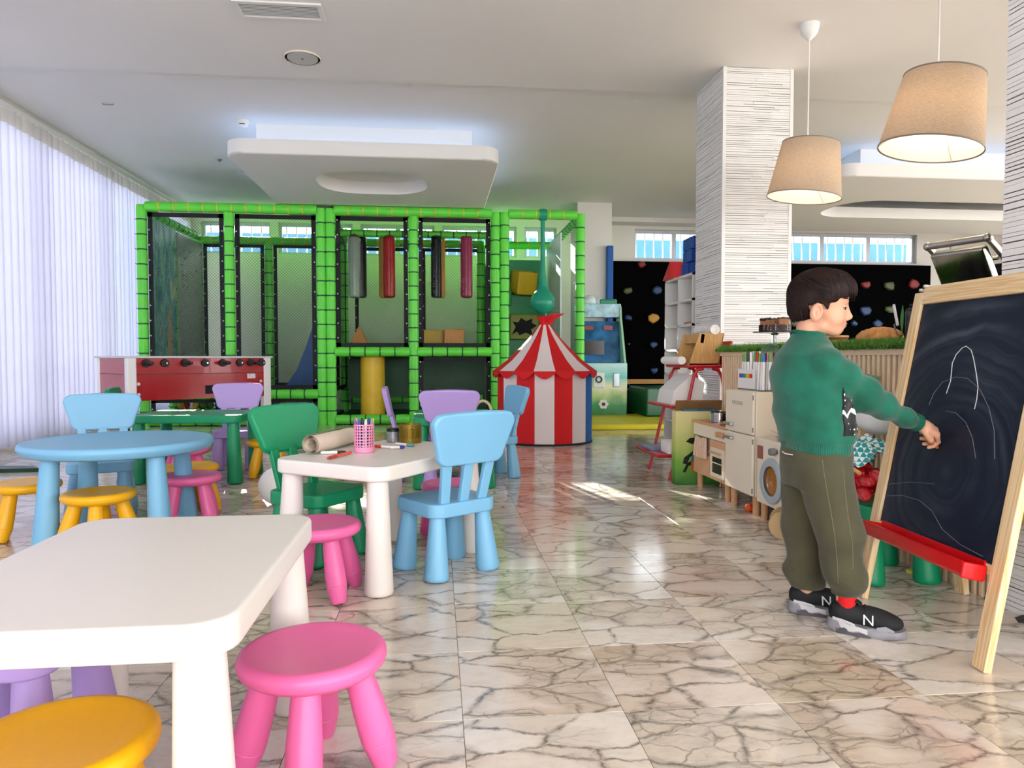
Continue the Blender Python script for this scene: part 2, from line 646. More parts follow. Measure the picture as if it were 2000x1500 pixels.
def fabric_mat(name, col, tr, w=0.55):
    m = bpy.data.materials.new(name); m.use_nodes = True
    t = NT(m); t.n.remove(t.n['Principled BSDF'])
    co = t.add('ShaderNodeTexCoord')
    nz = t.add('ShaderNodeTexNoise', {'Vector': co.outputs['Object'], 'Scale': 3.0, 'Detail': 2.0})
    f = t.ramp(nz.outputs[0], [(0.3, tuple(x * .93 for x in lin(col)[:3])), (0.7, lin(col)[:3])])
    d = t.add('ShaderNodeBsdfDiffuse', {'Color': f})
    r = t.add('ShaderNodeBsdfTranslucent', {'Color': lin(tr)})
    mx = t.add('ShaderNodeMixShader', {0: w, 1: d.outputs[0], 2: r.outputs[0]})
    t.l.new(mx.outputs[0], t.n['Material Output'].inputs[0])
    MATS[name] = m
    return m


BL1 = fabric_mat('blind_fabric', 'e9e8f2', 'b4b4d0', 0.50)
BL2 = fabric_mat('blind_pocket', 'dcd8d6', 'a39e9c', 0.25)
blind = thing('vertical_blind', 'tall white vertical louvre blind covering the whole left window wall', 'blind', (-3.97, 0, 0))
MB().span((-.03, -1.0, 3.19), (.03, 12.05, 3.235)).build('headrail', WHITE, blind, smooth=0)


def vane():
    mb = MB(); W2 = 0.0635; zt, zb, zp = 3.185, 0.045, 3.05
    xs = [(-1 + 2 * i / 6) for i in range(7)]
    zz = [zb, 0.8, 1.5, 2.2, zp, zt]
    vs = []
    for z in zz:
        for q in xs:
            vs.append((0.012 * (1 - q * q) * (1 if z < zp else .6), q * W2, z))
    for r in range(len(zz) - 1):
        mb.k = 1 if r == len(zz) - 2 else 0
        vv = [vs[r * 7 + i] for i in range(7)] + [vs[(r + 1) * 7 + i] for i in range(7)]
        fs = [(i, i + 1, 8 + i, 7 + i) for i in range(6)]
        mb.raw(vv, fs)
    return mb.mesh('slat', [BL1, BL2], 60)


_vm = vane()
rs = random.Random(3)
y = -0.9
while y < 12.0:
    o = link('slat', _vm, blind, (rs.uniform(-.004, .004), y, 0), (0, 0, math.radians(-20 + rs.uniform(-12, 12))))
    y += 0.111


# ---- column and pillar faced with thin white stone strips
STRIP = M('white_stone_strip', 'eeebe7', 0.7, var=0.03, vscale=9, bump=0.15, bscale=40)
JOINT_SHADE = M('dark_joint', '2e2c2b', 0.9)  # core coloured dark, standing for the shade in the open strip joints
CORNER = M('column_corner_bead', 'efece8', 0.6)
rs = random.Random(11)


def strip_box(mb, axis, at, u0, u1, z0, z1, t):
    if axis == 'y':      # face looking to -y
        mb.span((u0, at - t, z0), (u1, at, z1))
    else:                # face looking to -x
        mb.span((at - t, u0, z0), (at, u1, z1))


def strips(col, axis, at, a, b, z0, z1, limit):
    """stone courses on one face: the first `limit` pieces as parts, the rest joined"""
    pieces = []
    z = z0
    while z < z1 - .004:
        h = rs.choice((.014, .017, .020, .024))
        h = min(h, z1 - z)
        u = a
        cut = rs.uniform(.12, .5)
        while u < b - .001:
            e = min(b, u + cut)
            if b - e < .05:
                e = b
            pieces.append((u, e, z, z + h - rs.choice((.0012, .0022, .003, .0042)), rs.uniform(.006, .0095)))
            u = e + (.0012 if rs.random() < .8 else 0)
            cut = rs.uniform(.15, .6)
        z += h
    order = sorted(pieces, key=lambda p: -(p[1] - p[0]) * (p[3] - p[2]))
    for p in order[:limit]:
        mb = MB(); strip_box(mb, axis, at, p[0], p[1], p[2], p[3], p[4])
        mb.build('stone_strip', STRIP, col, smooth=0)
    if order[limit:]:
        mb = MB()
        for p in order[limit:]:
            strip_box(mb, axis, at, p[0], p[1], p[2], p[3], p[4])
        stuff(mb.build('stone_courses', STRIP, col, smooth=0))


CX0, CX1, CY0, CY1 = 2.335, 2.915, 5.665, 6.255
colm = struct(MB().span((CX0, CY0, 0), (CX1, CY1, CZN)).build('column', JOINT_SHADE, smooth=0))
strips(colm, 'y', CY0, CX0 + .02, CX1 - .02, 0.0, CZN, 300)
strips(colm, 'x', CX0, CY0 + .02, CY1, 0.0, CZN, 0)
MB().span((CX0 - .010, CY0 - .010, 0), (CX0 + .019, CY0, CZN)).span((CX1 - .019, CY0 - .010, 0), (CX1 + .01, CY0, CZN)).span((CX0 - .010, CY0, 0), (CX0, CY0 + .019, CZN)).build('corner_bead', CORNER, colm, smooth=0)
PX0, PY0, PY1 = 1.985, 1.72, 2.325
pil = struct(MB().span((PX0, PY0, 0), (2.56, PY1, CZN)).build('pillar', JOINT_SHADE, smooth=0))
strips(pil, 'x', PX0, PY0 + .01, PY1 - .004, 0.0, CZN, 300)
strips(pil, 'y', PY0, PX0, 2.56, 0.0, CZN, 0)

# far white column beside the play frame, with blue edge padding
fc = struct(MB().span((2.17, 10.9, 0), (2.71, 11.45, CZF)).build('column', WALLP, smooth=0))
fp = MB().rbox((0, 0, 1.3), (.10, .10, 2.6), .02)
tag(fp.build('edge_pad', M('blue_foam', '0a57a8', 0.6), None, (2.665, 10.845, 0)), 'tall blue foam pad on the corner of the far white column', 'padding')
# ================================================================ children's furniture
PLA = {'blue': M('blue_plastic', '7fbce0', 0.42, bump=0.04, bscale=400), 'green': M('green_plastic', '00915f', 0.40, bump=0.04, bscale=400),
       'pink': M('pink_plastic', 'ee6aa6', 0.38, bump=0.04, bscale=400), 'yellow': M('yellow_plastic', 'f7b500', 0.38, bump=0.04, bscale=400),
       'purple': M('lilac_plastic', 'b79bdc', 0.42, bump=0.04, bscale=400), 'white': M('white_plastic', 'e9e1da', 0.36, bump=0.03, bscale=400)}
_PC = {}


def cone_leg(top, bot, r0, r1):
    """tapering plastic leg with a rounded foot"""
    a, b = Vector(bot), Vector(top)
    L = (b - a).length
    q = (b - a).to_track_quat('Z', 'Y').to_matrix().to_4x4()
    pr = [(r1 * .80, 0), (r1 * .95, .004), (r1, .014), (r1 * .985, .03), (r0, L)]
    return MB().lathe(pr, 24, Matrix.Translation(a) @ q)


def chair_meshes(c):
    if ('c', c) in _PC:
        return _PC['c', c]
    m = PLA[c]; out = []
    out.append(('seat', MB().slab(rrect(.325, .30, .055), .055, TM((0, 0, .25)), .007).mesh('seat', m)))
    for sx in (-1, 1):
        for sy in (-1, 1):
            out.append(('leg', cone_leg((sx * .112, sy * .100, .252), (sx * .130, sy * .118, 0), .031, .050).mesh('leg', m)))
    for k in (-1, 0, 1):
        mb = MB()
        a, b = Vector((k * .093, -.118, .30)), Vector((k * .107, -.158, .475))
        d = (b - a)
        q = d.to_track_quat('Z', 'Y').to_matrix()
        mb.rbox((a + b) / 2, (.044, .024, d.length), .005, 2, Euler((math.atan2(.04, .175), math.atan2(k * .014, .175), 0)).to_matrix())
        out.append(('upright', mb.mesh('upright', m)))
    # back panel: wider at the top, top edge slightly arched
    pts = []
    for (cx, cy, r, a0) in ((.155, .165, .045, 0), (-.155, .165, .045, 90), (-.118, .045, .045, 180), (.118, .045, .045, 270)):
        for i in range(7):
            a = math.radians(a0 + (15 if a0 in (0, 180) else 0) * (1 - i / 6) + 90 * i / 6) if False else math.radians(a0 + 90 * i / 6)
            pts.append((cx + r * math.cos(a), cy + r * math.sin(a)))
        if a0 == 0:
            pts += [(x, .210 + .006 * (1 - (x / .15) ** 2)) for x in (.1, .05, 0, -.05, -.1)]
    mat = TM((0, -.146, .462), (PI / 2 + math.radians(12), 0, 0))
    out.append(('backrest', MB().slab(pts, .034, mat, .009).mesh('backrest', m)))
    _PC['c', c] = out
    return out


def chair(c, x, y, deg, label, z=0.0):
    t = thing('childrens_chair', label, 'chair', (x, y, z), math.radians(deg), 'plastic children\'s chairs')
    for n, me in chair_meshes(c):
        link(n, me, t)
    return t


def stool_meshes(c):
    if ('s', c) in _PC:
        return _PC['s', c]
    m = PLA[c]; out = []
    pr = [(.075, .224), (.128, .2245), (.139, .229), (.146, .236), (.1475, .2375), (.150, .2385), (.1535, .247), (.1535, .256), (.150, .265), (.142, .2705), (.132, .2715), (.118, .2685), (.09, .2645), (.05, .262), (.004, .261)]
    out.append(('seat', MB().lathe(pr, 48).mesh('seat', m, 50)))
    for i in range(4):
        a = PI / 4 + i * PI / 2
        tp = Vector((.088 * math.cos(a), .088 * math.sin(a), .23)); bt = Vector((.152 * math.cos(a), .152 * math.sin(a), 0.004))
        L = (tp - bt).length
        q = (tp - bt).to_track_quat('Z', 'Y').to_matrix().to_4x4()
        prof = [(.014, 0), (.023, .0015), (.0265, .008), (.031, .03), (.0355, .055), (.0362, .0605), (.0348, .062), (.0366, .0645), (.0368, .09), (.0355, .13), (.032, .18), (.0285, L)]
        out.append(('leg', MB().lathe(prof, 20, Matrix.Translation(bt) @ q).mesh('leg', m, 50)))
    _PC['s', c] = out
    return out


def stool(c, x, y, deg, label):
    t = thing('childrens_stool', label, 'stool', (x, y, 0), math.radians(deg), 'round plastic children\'s stools')
    for n, me in stool_meshes(c):
        link(n, me, t)
    return t


def table(c, x, y, deg, label, w=.77, d=.55):
    t = thing('childrens_table', label, 'table', (x, y, 0), math.radians(deg), 'rectangular plastic children\'s tables')
    m = PLA[c]
    MB().slab(rrect(w, d, .07, 8), .056, TM((0, 0, .425)), .009).build('tabletop', m, t)
    for sx in (-1, 1):
        for sy in (-1, 1):
            cone_leg((sx * (w / 2 - .062), sy * (d / 2 - .062), .427), (sx * (w / 2 - .05), sy * (d / 2 - .05), 0), .039, .054).build('leg', m, t)
    return t


# the big white table in front, with the things pushed under it
table('white', -.585, 1.47, 90, 'white plastic table nearest the viewer, bare top cut by the left edge')
chair('purple', -.91, 1.605, -90, 'lilac plastic chair pushed under the near white table')
stool('yellow', -.613, 1.195, 10, 'yellow plastic stool in the front left corner')
stool('pink', -.262, 1.515, 46, 'large pink plastic stool in front beside the bare white table')
# second white table with the drawing things
table('white', -.215, 3.05, 56, 'white plastic table with paper roll, pink pen cup and markers')
chair('blue', .035, 2.955, 34.7, 'light blue plastic chair seen from behind, at the white drawing table')
chair('green', -.525, 3.20, -125.6, 'green plastic chair at the left side of the white drawing table')
stool('pink', -.435, 2.675, 80, 'pink plastic stool between the two white tables')
stool('pink', .075, 3.47, 20, 'pink plastic stool behind the light blue chair, under the drawing table')
# round blue table and its seats
rt = thing('round_table', 'light blue round plastic table on the left', 'table', (-1.545, 3.66, 0), math.radians(50))
MB().lathe([(.02, .425), (.395, .425), (.412, .432), (.424, .452), (.425, .462), (.421, .474), (.414, .480), (.404, .4805), (.394, .4775), (.02, .4765)], 72).build('tabletop', PLA['blue'], rt, smooth=40)
for i in range(4):
    a = i * PI / 2
    cone_leg((.315 * math.cos(a), .315 * math.sin(a), .428), (.345 * math.cos(a), .345 * math.sin(a), 0), .038, .056).build('leg', PLA['blue'], rt)
chair('blue', -1.875, 4.20, 200, 'light blue plastic chair behind the round blue table')
stool('yellow', -2.01, 3.71, 30, 'yellow plastic stool cut by the left edge, beside the round blue table leg')
stool('yellow', -1.535, 3.405, 62, 'yellow plastic stool in front of the round blue table')
stool('pink', -1.285, 3.86, 15, 'pink plastic stool at the right of the round blue table')
stool('yellow', -1.40, 4.20, 40, 'yellow plastic stool with sunlit seat, behind the pink one at the round table')
# green table group
table('green', -1.72, 5.36, -4, 'green plastic table in front of the red football table')
chair('purple', -1.60, 5.87, 188, 'lilac plastic chair between the left green table and the red football table')
chair('green', -2.06, 5.29, -78, 'green plastic chair at the left end of the green table')
stool('pink', -1.70, 5.02, 30, 'pink plastic stool under the left green table')
stool('yellow', -1.245, 5.42, 10, 'yellow plastic stool at the right end of the left green table')
# second green table group
table('green', .115, 5.10, 90, 'green plastic table in the middle, mostly hidden behind lilac and blue chairs')
chair('purple', .075, 4.835, 2, 'lilac plastic chair with its back to the viewer, behind the near blue chair')
chair('purple', -.17, 5.22, -88, 'lilac plastic chair seen edge-on at the left of the middle green table')
chair('blue', .41, 5.24, 107.5, 'light blue plastic chair beside the striped tent')
# green chair behind the easel
chair('green', 1.79, 2.70, 90, 'green plastic chair behind the chalkboard easel')
# ================================================================ soft play frame at the far end
GP = M('green_foam_tube', '6ae548', 0.42, var=0.06, vscale=5)
TIE = M('dark_tie', '0f5c33', 0.5)
YTIE = M('yellow_tie', 'd9d23a', 0.5)
BLK = M('black_webbing', '0b0d12', 0.7)
DKG = M('dark_green_vinyl', '0b5a2c', 0.4, var=0.08)
FY0, FY1 = 9.45, 11.60
PXS = [-3.68, -2.62, -1.475, -1.36, -.30, .78, .90, 1.92]
RT, RM, RL, RB = 2.775, .955, .405, .07
frame = thing('soft_play_frame', 'large bright green tube play frame with black nets at the far wall', 'play frame', (0, 0, 0))


def foam_tube(p0, p1, r=.062, pitch=.182, tie=TIE, name='post', parent=frame, ph=0.0):
    """padded tube, pinched where it is lashed; the lashings are a sub-part"""
    p0, p1 = Vector(p0), Vector(p1)
    L = (p1 - p0).length
    n = max(1, round(L / pitch)); s = L / n
    prof = [(r * .93, 0)]
    for i in range(n):
        prof += [(r, i * s + s * .10), (r * 1.03, i * s + s * .5), (r, i * s + s * .90), (r * .93, (i + 1) * s)]
    q = (p1 - p0).to_track_quat('Z', 'Y').to_matrix().to_4x4()
    T = Matrix.Translation(p0) @ q
    o = MB().lathe(prof, 14, T).build(name, GP, parent)
    mb = MB()
    for i in range(1, n):
        z = i * s
        mb.lathe([(r * .90, z - .008), (r * 1.02, z - .008), (r * 1.04, z), (r * 1.02, z + .008), (r * .90, z + .008)], 12, T, cap=False)
        mb.cyl(T @ Vector((r * .98, 0, z)), T @ Vector((r * 1.35, 0, z + .012)), .004, n=5)
    stuff(mb.build('lashing', tie, o))
    return o


rsp = random.Random(5)
for x in PXS:
    foam_tube((x, FY0, 0.0), (x, FY0, RT + (.02 if x in (PXS[0], PXS[2], PXS[3], PXS[5], PXS[6], PXS[7]) else -.06)), pitch=.182 + rsp.uniform(-.006, .006))
for x in (-3.68, -2.62, -1.46, -.36, .72, .86, 1.91):
    foam_tube((x, FY1, 0.0), (x, FY1, RT - .02))
foam_tube((-3.68, 10.45, 0), (-3.68, 10.45, RT - .02))
for a, b in ((PXS[0], PXS[2]), (PXS[3], PXS[5]), (PXS[6], PXS[7])):
    foam_tube((a + .05, FY0, RT), (b - .05, FY0, RT), tie=YTIE, name='rail')
    foam_tube((a + .05, FY1, RT - .07), (b - .05, FY1, RT - .07), tie=YTIE, name='rail')
for x in (-3.68, -1.42, .84, 1.92):
    foam_tube((x, FY0 + .05, RT - .03), (x, FY1 - .05, RT - .03), name='rail')
for a, b, z in ((PXS[3], PXS[4], RM), (PXS[4], PXS[5], RM), (PXS[0], PXS[1], RL), (PXS[1], PXS[2], RL), (PXS[0], PXS[1], RB), (PXS[1], PXS[2], RB), (PXS[3], PXS[4], RB), (PXS[4], PXS[5], RB), (PXS[6], PXS[7], RB)):
    foam_tube((a + .05, FY0, z), (b - .05, FY0, z), name='rail')
for a, b, z in ((PXS[3], PXS[4], RM), (PXS[4], PXS[5], RM), (PXS[3], PXS[4], .22), (PXS[4], PXS[5], .22)):
    foam_tube((a + .05, FY1 - .2, z), (b - .05, FY1 - .2, z), name='rail')
foam_tube((PXS[3], 10.2, RT - .16), (PXS[5], 10.2, RT - .16), r=.05, name='rail')


def net_mat(name, col, thick, scale=26.0):
    m = bpy.data.materials.new(name); m.use_nodes = True
    t = NT(m)
    co = t.add('ShaderNodeTexCoord')
    sp = t.add('ShaderNodeSeparateXYZ', {0: co.outputs['Object']})
    u = t.math('ADD', sp.outputs[0], sp.outputs[1])
    a = t.math('ABSOLUTE', t.math('SUBTRACT', t.math('FRACT', t.math('MULTIPLY', t.math('ADD', u, sp.outputs[2]), scale)), .5))
    b = t.math('ABSOLUTE', t.math('SUBTRACT', t.math('FRACT', t.math('MULTIPLY', t.math('SUBTRACT', u, sp.outputs[2]), scale)), .5))
    f = t.math('LESS_THAN', t.math('MINIMUM', a, b), thick)
    d = t.add('ShaderNodeBsdfDiffuse', {'Color': lin(col)})
    tr = t.add('ShaderNodeBsdfTransparent')
    mx = t.add('ShaderNodeMixShader', {0: f, 1: tr.outputs[0], 2: d.outputs[0]})
    t.l.new(mx.outputs[0], t.n['Material Output'].inputs[0])
    MATS[name] = m
    return m


NETK = net_mat('dark_net', '4a544e', .05)
NETF = net_mat('fine_dark_net', '39443c', .03)
NETG = net_mat('green_net', 'a5cf9e', .05)


def net_panel(a, b, z0, z1, y=FY0 + .01, mat=NETK, w=.055, axis='x'):
    """knotted net with a black webbing border, in the plane y (or x)"""
    P = (lambda u, z: (u, y, z)) if axis == 'x' else (lambda u, z: (y, u, z))
    mb = MB().raw([P(a, z0), P(b, z0), P(b, z1), P(a, z1)], [(0, 1, 2, 3)])
    n = mb.build('net', mat, frame, smooth=0)
    br = MB()
    for u0, u1, c, d in ((a, a + w, z0, z1), (b - w, b, z0, z1), (a, b, z0, z0 + w), (a, b, z1 - w, z1)):
        if axis == 'x':
            br.span((u0, y - .006, c), (u1, y + .006, d))
        else:
            br.span((y - .006, u0, c), (y + .006, u1, d))
    br.build('net_border', BLK, n, smooth=0)
    ey = MB()
    if axis == 'x':
        for z in np.arange(z0 + .12, z1 - .05, .19):
            for u in (a + .018, b - .018):
                ey.ball((u, y - .012, z), .011, 6, 4)
        (lambda o_: stuff(o_))(ey.build('eyelet_row', M('eyelet_steel', 'd5dad8', 0.3, 0.6), n))


for a, b in ((PXS[0], PXS[1]), (PXS[1], PXS[2])):
    net_panel(a + .07, b - .07, RL + .06, RT - .07)
    net_panel(a + .07, b - .07, RT - 2.35, RT - .12, y=FY1, mat=NETG)
for a, b in ((PXS[3], PXS[4]), (PXS[4], PXS[5])):
    net_panel(a + .07, b - .07, RM + .06, RT - .07, mat=NETF)
    net_panel(a + .07, b - .07, RM + .06, RT - .14, y=FY1, mat=NETG)
net_panel(PXS[4] + .07, PXS[5] - .07, RB + .06, RM - .07)
net_panel(FY0 + .1, FY1 - .1, RL, RT - .1, y=PXS[2] + .05, axis='y')
net_panel(FY0 + .1, FY1 - .1, RM, RT - .1, y=PXS[5], axis='y', mat=NETG)
# deck, floors and dark lower panels
MB().span((PXS[3], FY0 + .05, RM - .05), (PXS[5], FY1, RM + .03)).build('deck', DKG, frame, smooth=0)
MB().span((PXS[3], FY1 - .12, .02), (PXS[5], FY1 - .06, RM - .05)).build('back_panel', DKG, frame, smooth=0)
MB().span((PXS[3] + .08, 10.55, .3), (PXS[4] - .1, 10.6, RM - .1)).build('back_panel', M('deep_green_panel', '0c4a25', 0.5), frame, smooth=0)
MB().span((PXS[0], FY0 + .08, .0), (PXS[2], FY1, .05)).build('floor_mat', M('navy_mat', '16305e', 0.6), frame, smooth=0)
MB().span((PXS[3], FY0 + .08, .0), (PXS[7], FY1, .06)).build('floor_mat', DKG, frame, smooth=0)
for a, b in ((PXS[0], PXS[1]), (PXS[1], PXS[2])):
    net_panel(a + .07, b - .07, .10, RL - .05, mat=NETF)


def mural():
    m = bpy.data.materials.new('painted_mural'); m.use_nodes = True
    t = NT(m); p = t.n['Principled BSDF']
    co = t.add('ShaderNodeTexCoord')
    mp = t.add('ShaderNodeMapping', {'Vector': co.outputs['Object'], 'Scale': (1, 2.2, .75)})
    n = t.add('ShaderNodeTexNoise', {'Vector': mp, 'Scale': 2.4, 'Detail': 4.0, 'Distortion': 1.2})
    t.put(p, 'Base Color', t.ramp(n.outputs[0], [(0.25, lin('1f5f78')), (0.42, lin('3b8a92')), (0.52, lin('86b8a8')), (0.6, lin('2f7fa0')), (0.75, lin('b9c79a'))]))
    p.inputs['Roughness'].default_value = .4
    MATS['mural'] = m
    return m


mu = MB().span((-3.635, FY0 + .1, .3), (-3.61, 10.40, RT - .12)).build('mural_panel', mural(), frame, smooth=0)
MB().prism([(0, 0), (.16, 0), (.17, .5), (.12, .95), (.10, 1.05), (.05, .95), (.02, .5)], .006, Matrix.Translation((-3.606, 10.05, .55)) @ Euler((PI / 2, 0, PI / 2)).to_matrix().to_4x4()).build('painted_trunk', M('tan_paint', 'c2a57c', 0.5, var=.2, vscale=14), mu, smooth=0)
MB().span((-3.635, 10.5, .3), (-3.61, FY1 - .05, RT - .14)).build('side_panel', M('grey_vinyl', '9fa5a2', 0.5), frame, smooth=0)
# green wall of the climbing bay with padded blocks
cw = MB().span((.92, 11.25, .1), (1.72, 11.33, 2.42)).build('padded_wall', M('emerald_vinyl', '12a362', 0.35), frame, smooth=0)
YV = M('yellow_vinyl', 'eec32a', 0.4, var=.05)
OV = M('orange_vinyl', 'e79a3b', 0.4, var=.05)
MB().rbox((1.36, 11.13, 2.05), (.34, .3, .36), .03, 2, (0.2, 0, .35)).build('block', YV, cw)
MB().rbox((1.02, 11.13, 1.82), (.26, .3, .26), .03, 2, (0.2, 0, .1)).build('block', M('green_vinyl', '1c8d4f', 0.4), cw)
bk = MB().rbox((1.38, 11.2, 1.36), (.46, .1, .40), .02, 2).build('block', M('olive_vinyl', '9da23a', 0.4), cw)
MB().prism([(-.20, -.12), (-.12, -.07), (-.08, -.13), (.02, -.09), (.12, -.13), (.10, -.04), (.19, .02), (.11, .06), (.12, .13), (.02, .09), (-.06, .14), (-.10, .07), (-.19, .08), (-.14, .0)], .02, Matrix.Translation((1.38, 11.15, 1.36)) @ Euler((PI / 2, 0, 0)).to_matrix().to_4x4()).build('jagged_hole', BLK, bk, smooth=0)
MB().rbox((1.0, 11.18, .95), (.16, .14, .5), .02, 2).build('block', DKG, cw)
MB().span((1.78, 10.2, .3), (1.80, FY1 - .1, RT - .1)).build('side_panel', M('pale_panel', 'dfe9ea', 0.5), frame, smooth=0)
# blue ramp inside the left bay
rp = [(0, 0), (.62, 0), (.62, 1.15), (.55, 1.12), (.45, .95), (.33, .6), (.2, .28), (.08, .1)]
MB().prism(rp, .8, Matrix.Translation((-2.15, 11.0, .42)) @ Euler((PI / 2, 0, 0)).to_matrix().to_4x4()).build('ramp', M('blue_vinyl', '2d5fa6', 0.45, var=.1), frame, smooth=20)

# things inside and on the frame
bagspec = [(692, .085, '9aa69c', 'grey', 10.12), (705, .08, '14181c', 'black', 10.42), (750, .075, 'd59a3d', 'orange', 10.46), (760, .085, 'c21016', 'red', 10.16),
           (852, .075, '0e1a22', 'black', 10.14), (860, .07, 'd79a35', 'orange', 10.40), (911, .085, 'b0325c', 'magenta', 10.16)]
where = {692: 'grey punching bag, leftmost of the hanging bags', 705: 'black punching bag behind the grey one', 750: 'orange punching bag behind the red one', 760: 'red punching bag hanging in the play frame',
         852: 'slim black punching bag in the right upper bay', 860: 'orange punching bag behind the slim black one', 911: 'magenta punching bag, rightmost of the hanging bags'}
for px, r, c, nm, yy in bagspec:
    p = AY(px, 510, yy)
    zt, zb = (AY(px, 462, yy)[2], AY(px, 582, yy)[2])
    b = thing('punching_bag', where[px], 'punching bag', (p[0], yy, zb), 0, 'hanging punching bags')
    h = zt - zb
    MB().lathe([(r * .5, 0), (r * .9, .01), (r, .04), (r, h - .05), (r * .93, h - .02), (r * .5, h)], 18).build('body', M(nm + '_bag_vinyl', c, 0.25), b)
    mb = MB()
    for s_ in (-1, 1):
        mb.tube([(s_ * r * .75, 0, h - .1), (s_ * r * .7, 0, h), (0, 0, RT - .19 - zb)], .014, 6)
    mb.build('strap', M('strap_' + nm, '6e3b2c' if nm in ('red', 'grey', 'orange') else c, 0.7), b)
p = AY(728, 760, 9.72)
yr = thing('foam_roller', 'upright yellow foam cylinder in the lower bay of the play frame', 'foam cylinder', (p[0], 9.74, .06))
MB().lathe([(.15, 0), (.163, .012), (.163, .80), (.158, .82), (.163, .83), (.15, .845), (.06, .85), (.06, .885)], 28).build('body', YV, yr)
MB().cyl((0, 0, .84), (0, 0, .862), .07).build('cap', M('ochre_vinyl', 'c89b28', .5), yr)
for (pa, pb, ya, yb, yy, c, lb) in ((828, 866, 630, 668, 11.2, YV, 'yellow foam block on the upper deck of the play frame'), (867, 906, 629, 670, 10.9, OV, 'orange foam block beside the yellow one on the upper deck')):
    a, b = AY(pa, yb, yy), AY(pb, ya, yy)
    w = b[0] - a[0]
    tag(MB().rbox((0, 0, .16), (w, .3, .32), .015, 2).build('foam_block', c, None, ((a[0] + b[0]) / 2, yy, RM + .03)), lb, 'foam block')
a = AY(703, 660, 10.9)
tag(MB().prism([(-.17, 0), (.17, 0), (0, .36)], .3, Matrix.Translation((0, .15, 0)) @ Euler((PI / 2, 0, 0)).to_matrix().to_4x4()).build('foam_wedge', OV, None, (a[0], 10.9, RM + .03), smooth=0), 'orange triangular foam wedge on the upper deck of the play frame', 'foam wedge')
p = AY(1060, 590, FY0)
wb = thing('wrecking_ball', 'teal padded ball hanging on a sleeve from the front rail', 'play ball', (p[0], FY0, 0))
TEAL = M('teal_vinyl', '1f9d7c', 0.35, var=.08)
MB().ball((0, 0, p[2]), .158, 28, 18).build('ball', TEAL, wb)
MB().lathe([(.165, p[2] + .01), (.150, p[2] + .07), (.11, p[2] + .13), (.07, p[2] + .17), (.05, p[2] + .24), (.035, p[2] + .45), (.030, p[2] + .7), (.028, RT - .05)], 18, cap=False).build('sleeve', TEAL, wb)
MB().lathe([(.03, -.05), (.075, -.05), (.082, .0), (.075, .05), (.03, .05)], 18, Matrix.Translation((0, 0, RT)) @ Euler((0, PI / 2, 0)).to_matrix().to_4x4()).build('rail_loop', TEAL, wb)

# ball pit
BC = [('red', 'cf2a2a'), ('yellow', 'd9c234'), ('green', '4a9a45'), ('blue', '2f6aa8')]
bmesh_ = {c: MB().ball((0, 0, 0), .045, 14, 9).mesh('ball', M(c + '_ball_plastic', h, 0.35)) for c, h in BC}
rb = random.Random(21)
for iz in range(3):
    for iy in range(4 - iz):
        for ix in range(17 - iz):
            c = rb.choice(BC)[0]
            if iz == 2 and rb.random() < .3:
                continue
            o = link('pit_ball', bmesh_[c], None, (-3.42 + ix * .094 + iz * .045 + (iy % 2) * .045, 9.62 + iy * .083 + iz * .04, .0955 + iz * .078))
            tag(o, c + ' plastic ball in the ball pit of the play frame', 'ball', c + ' balls in the ball pit')

# ---- mats and blocks right of the frame
tag(MB().rbox((0, 0, .035), (4.2, 1.6, .07), .02, 2).build('floor_mat', M('yellow_mat', 'd9cf22', 0.5, var=.05), None, (3.75, 9.2, 0)), 'yellow foam mat on the floor behind the striped tent', 'mat')
tag(MB().rbox((0, 0, .2), (2.4, .9, .40), .03, 2).build('foam_bench', M('bottle_green_vinyl', '0d5730', 0.3), None, (4.03, 9.86, .07)), 'dark green foam block on the yellow mat', 'foam block')
tag(MB().rbox((0, 0, .2), (.5, .5, .40), .03, 2).build('foam_bench', M('darker_green_vinyl', '0a3f26', 0.3), None, (2.95, 10.62, .002)), 'darker green foam block behind the yellow mat, next to the game machine', 'foam block')

CB = M('black_carpet', '040405', 0.98, spec=.05, bump=.3, bscale=200)
clw = thing('climbing_wall', 'black climbing wall with coloured holds under the high windows', 'climbing wall', (0, YB - .1, 0))
MB().span((3.06, -.05, .0), (8.95, .05, 2.55)).build('panel', CB, clw, smooth=0)
MB().span((3.06, -.12, .42), (8.95, -.05, .50)).build('ledge', M('ochre_board', 'b5832d', .5), clw, smooth=0)
hm = {c: M(c + '_hold', h, .5) for c, h in (('blue', '163b66'), ('orange', 'c08a2c'), ('red', '7d1a18'), ('green', '46552a'), ('grey', '7c8b93'))}
for px, py, c, r in ((1225, 568, 'green', .10), (1283, 567, 'blue', .10), (1276, 621, 'orange', .13), (1226, 621, 'blue', .08), (1276, 673, 'blue', .09), (1228, 672, 'grey', .03), (1277, 723, 'blue', .08), (1226, 749, 'grey', .04), (1252, 517, 'red', .08),
                     (1689, 557, 'red', .10), (1736, 558, 'green', .12), (1782, 556, 'red', .13), (1688, 606, 'blue', .12), (1736, 604, 'green', .10), (1666, 632, 'blue', .08), (1712, 632, 'blue', .10), (1550, 631, 'green', .10), (1782, 604, 'red', .08)):
    p = AY(px, py, YB - .16)
    rr = random.Random(px)
    pts = [(r * rr.uniform(.7, 1.15) * math.cos(i * PI / 3.5), r * rr.uniform(.5, .9) * math.sin(i * PI / 3.5)) for i in range(7)]
    MB().slab(pts, .07, TM((p[0], -.05, p[2]), (PI / 2, 0, 0)), .03).build('hold', hm[c], clw)

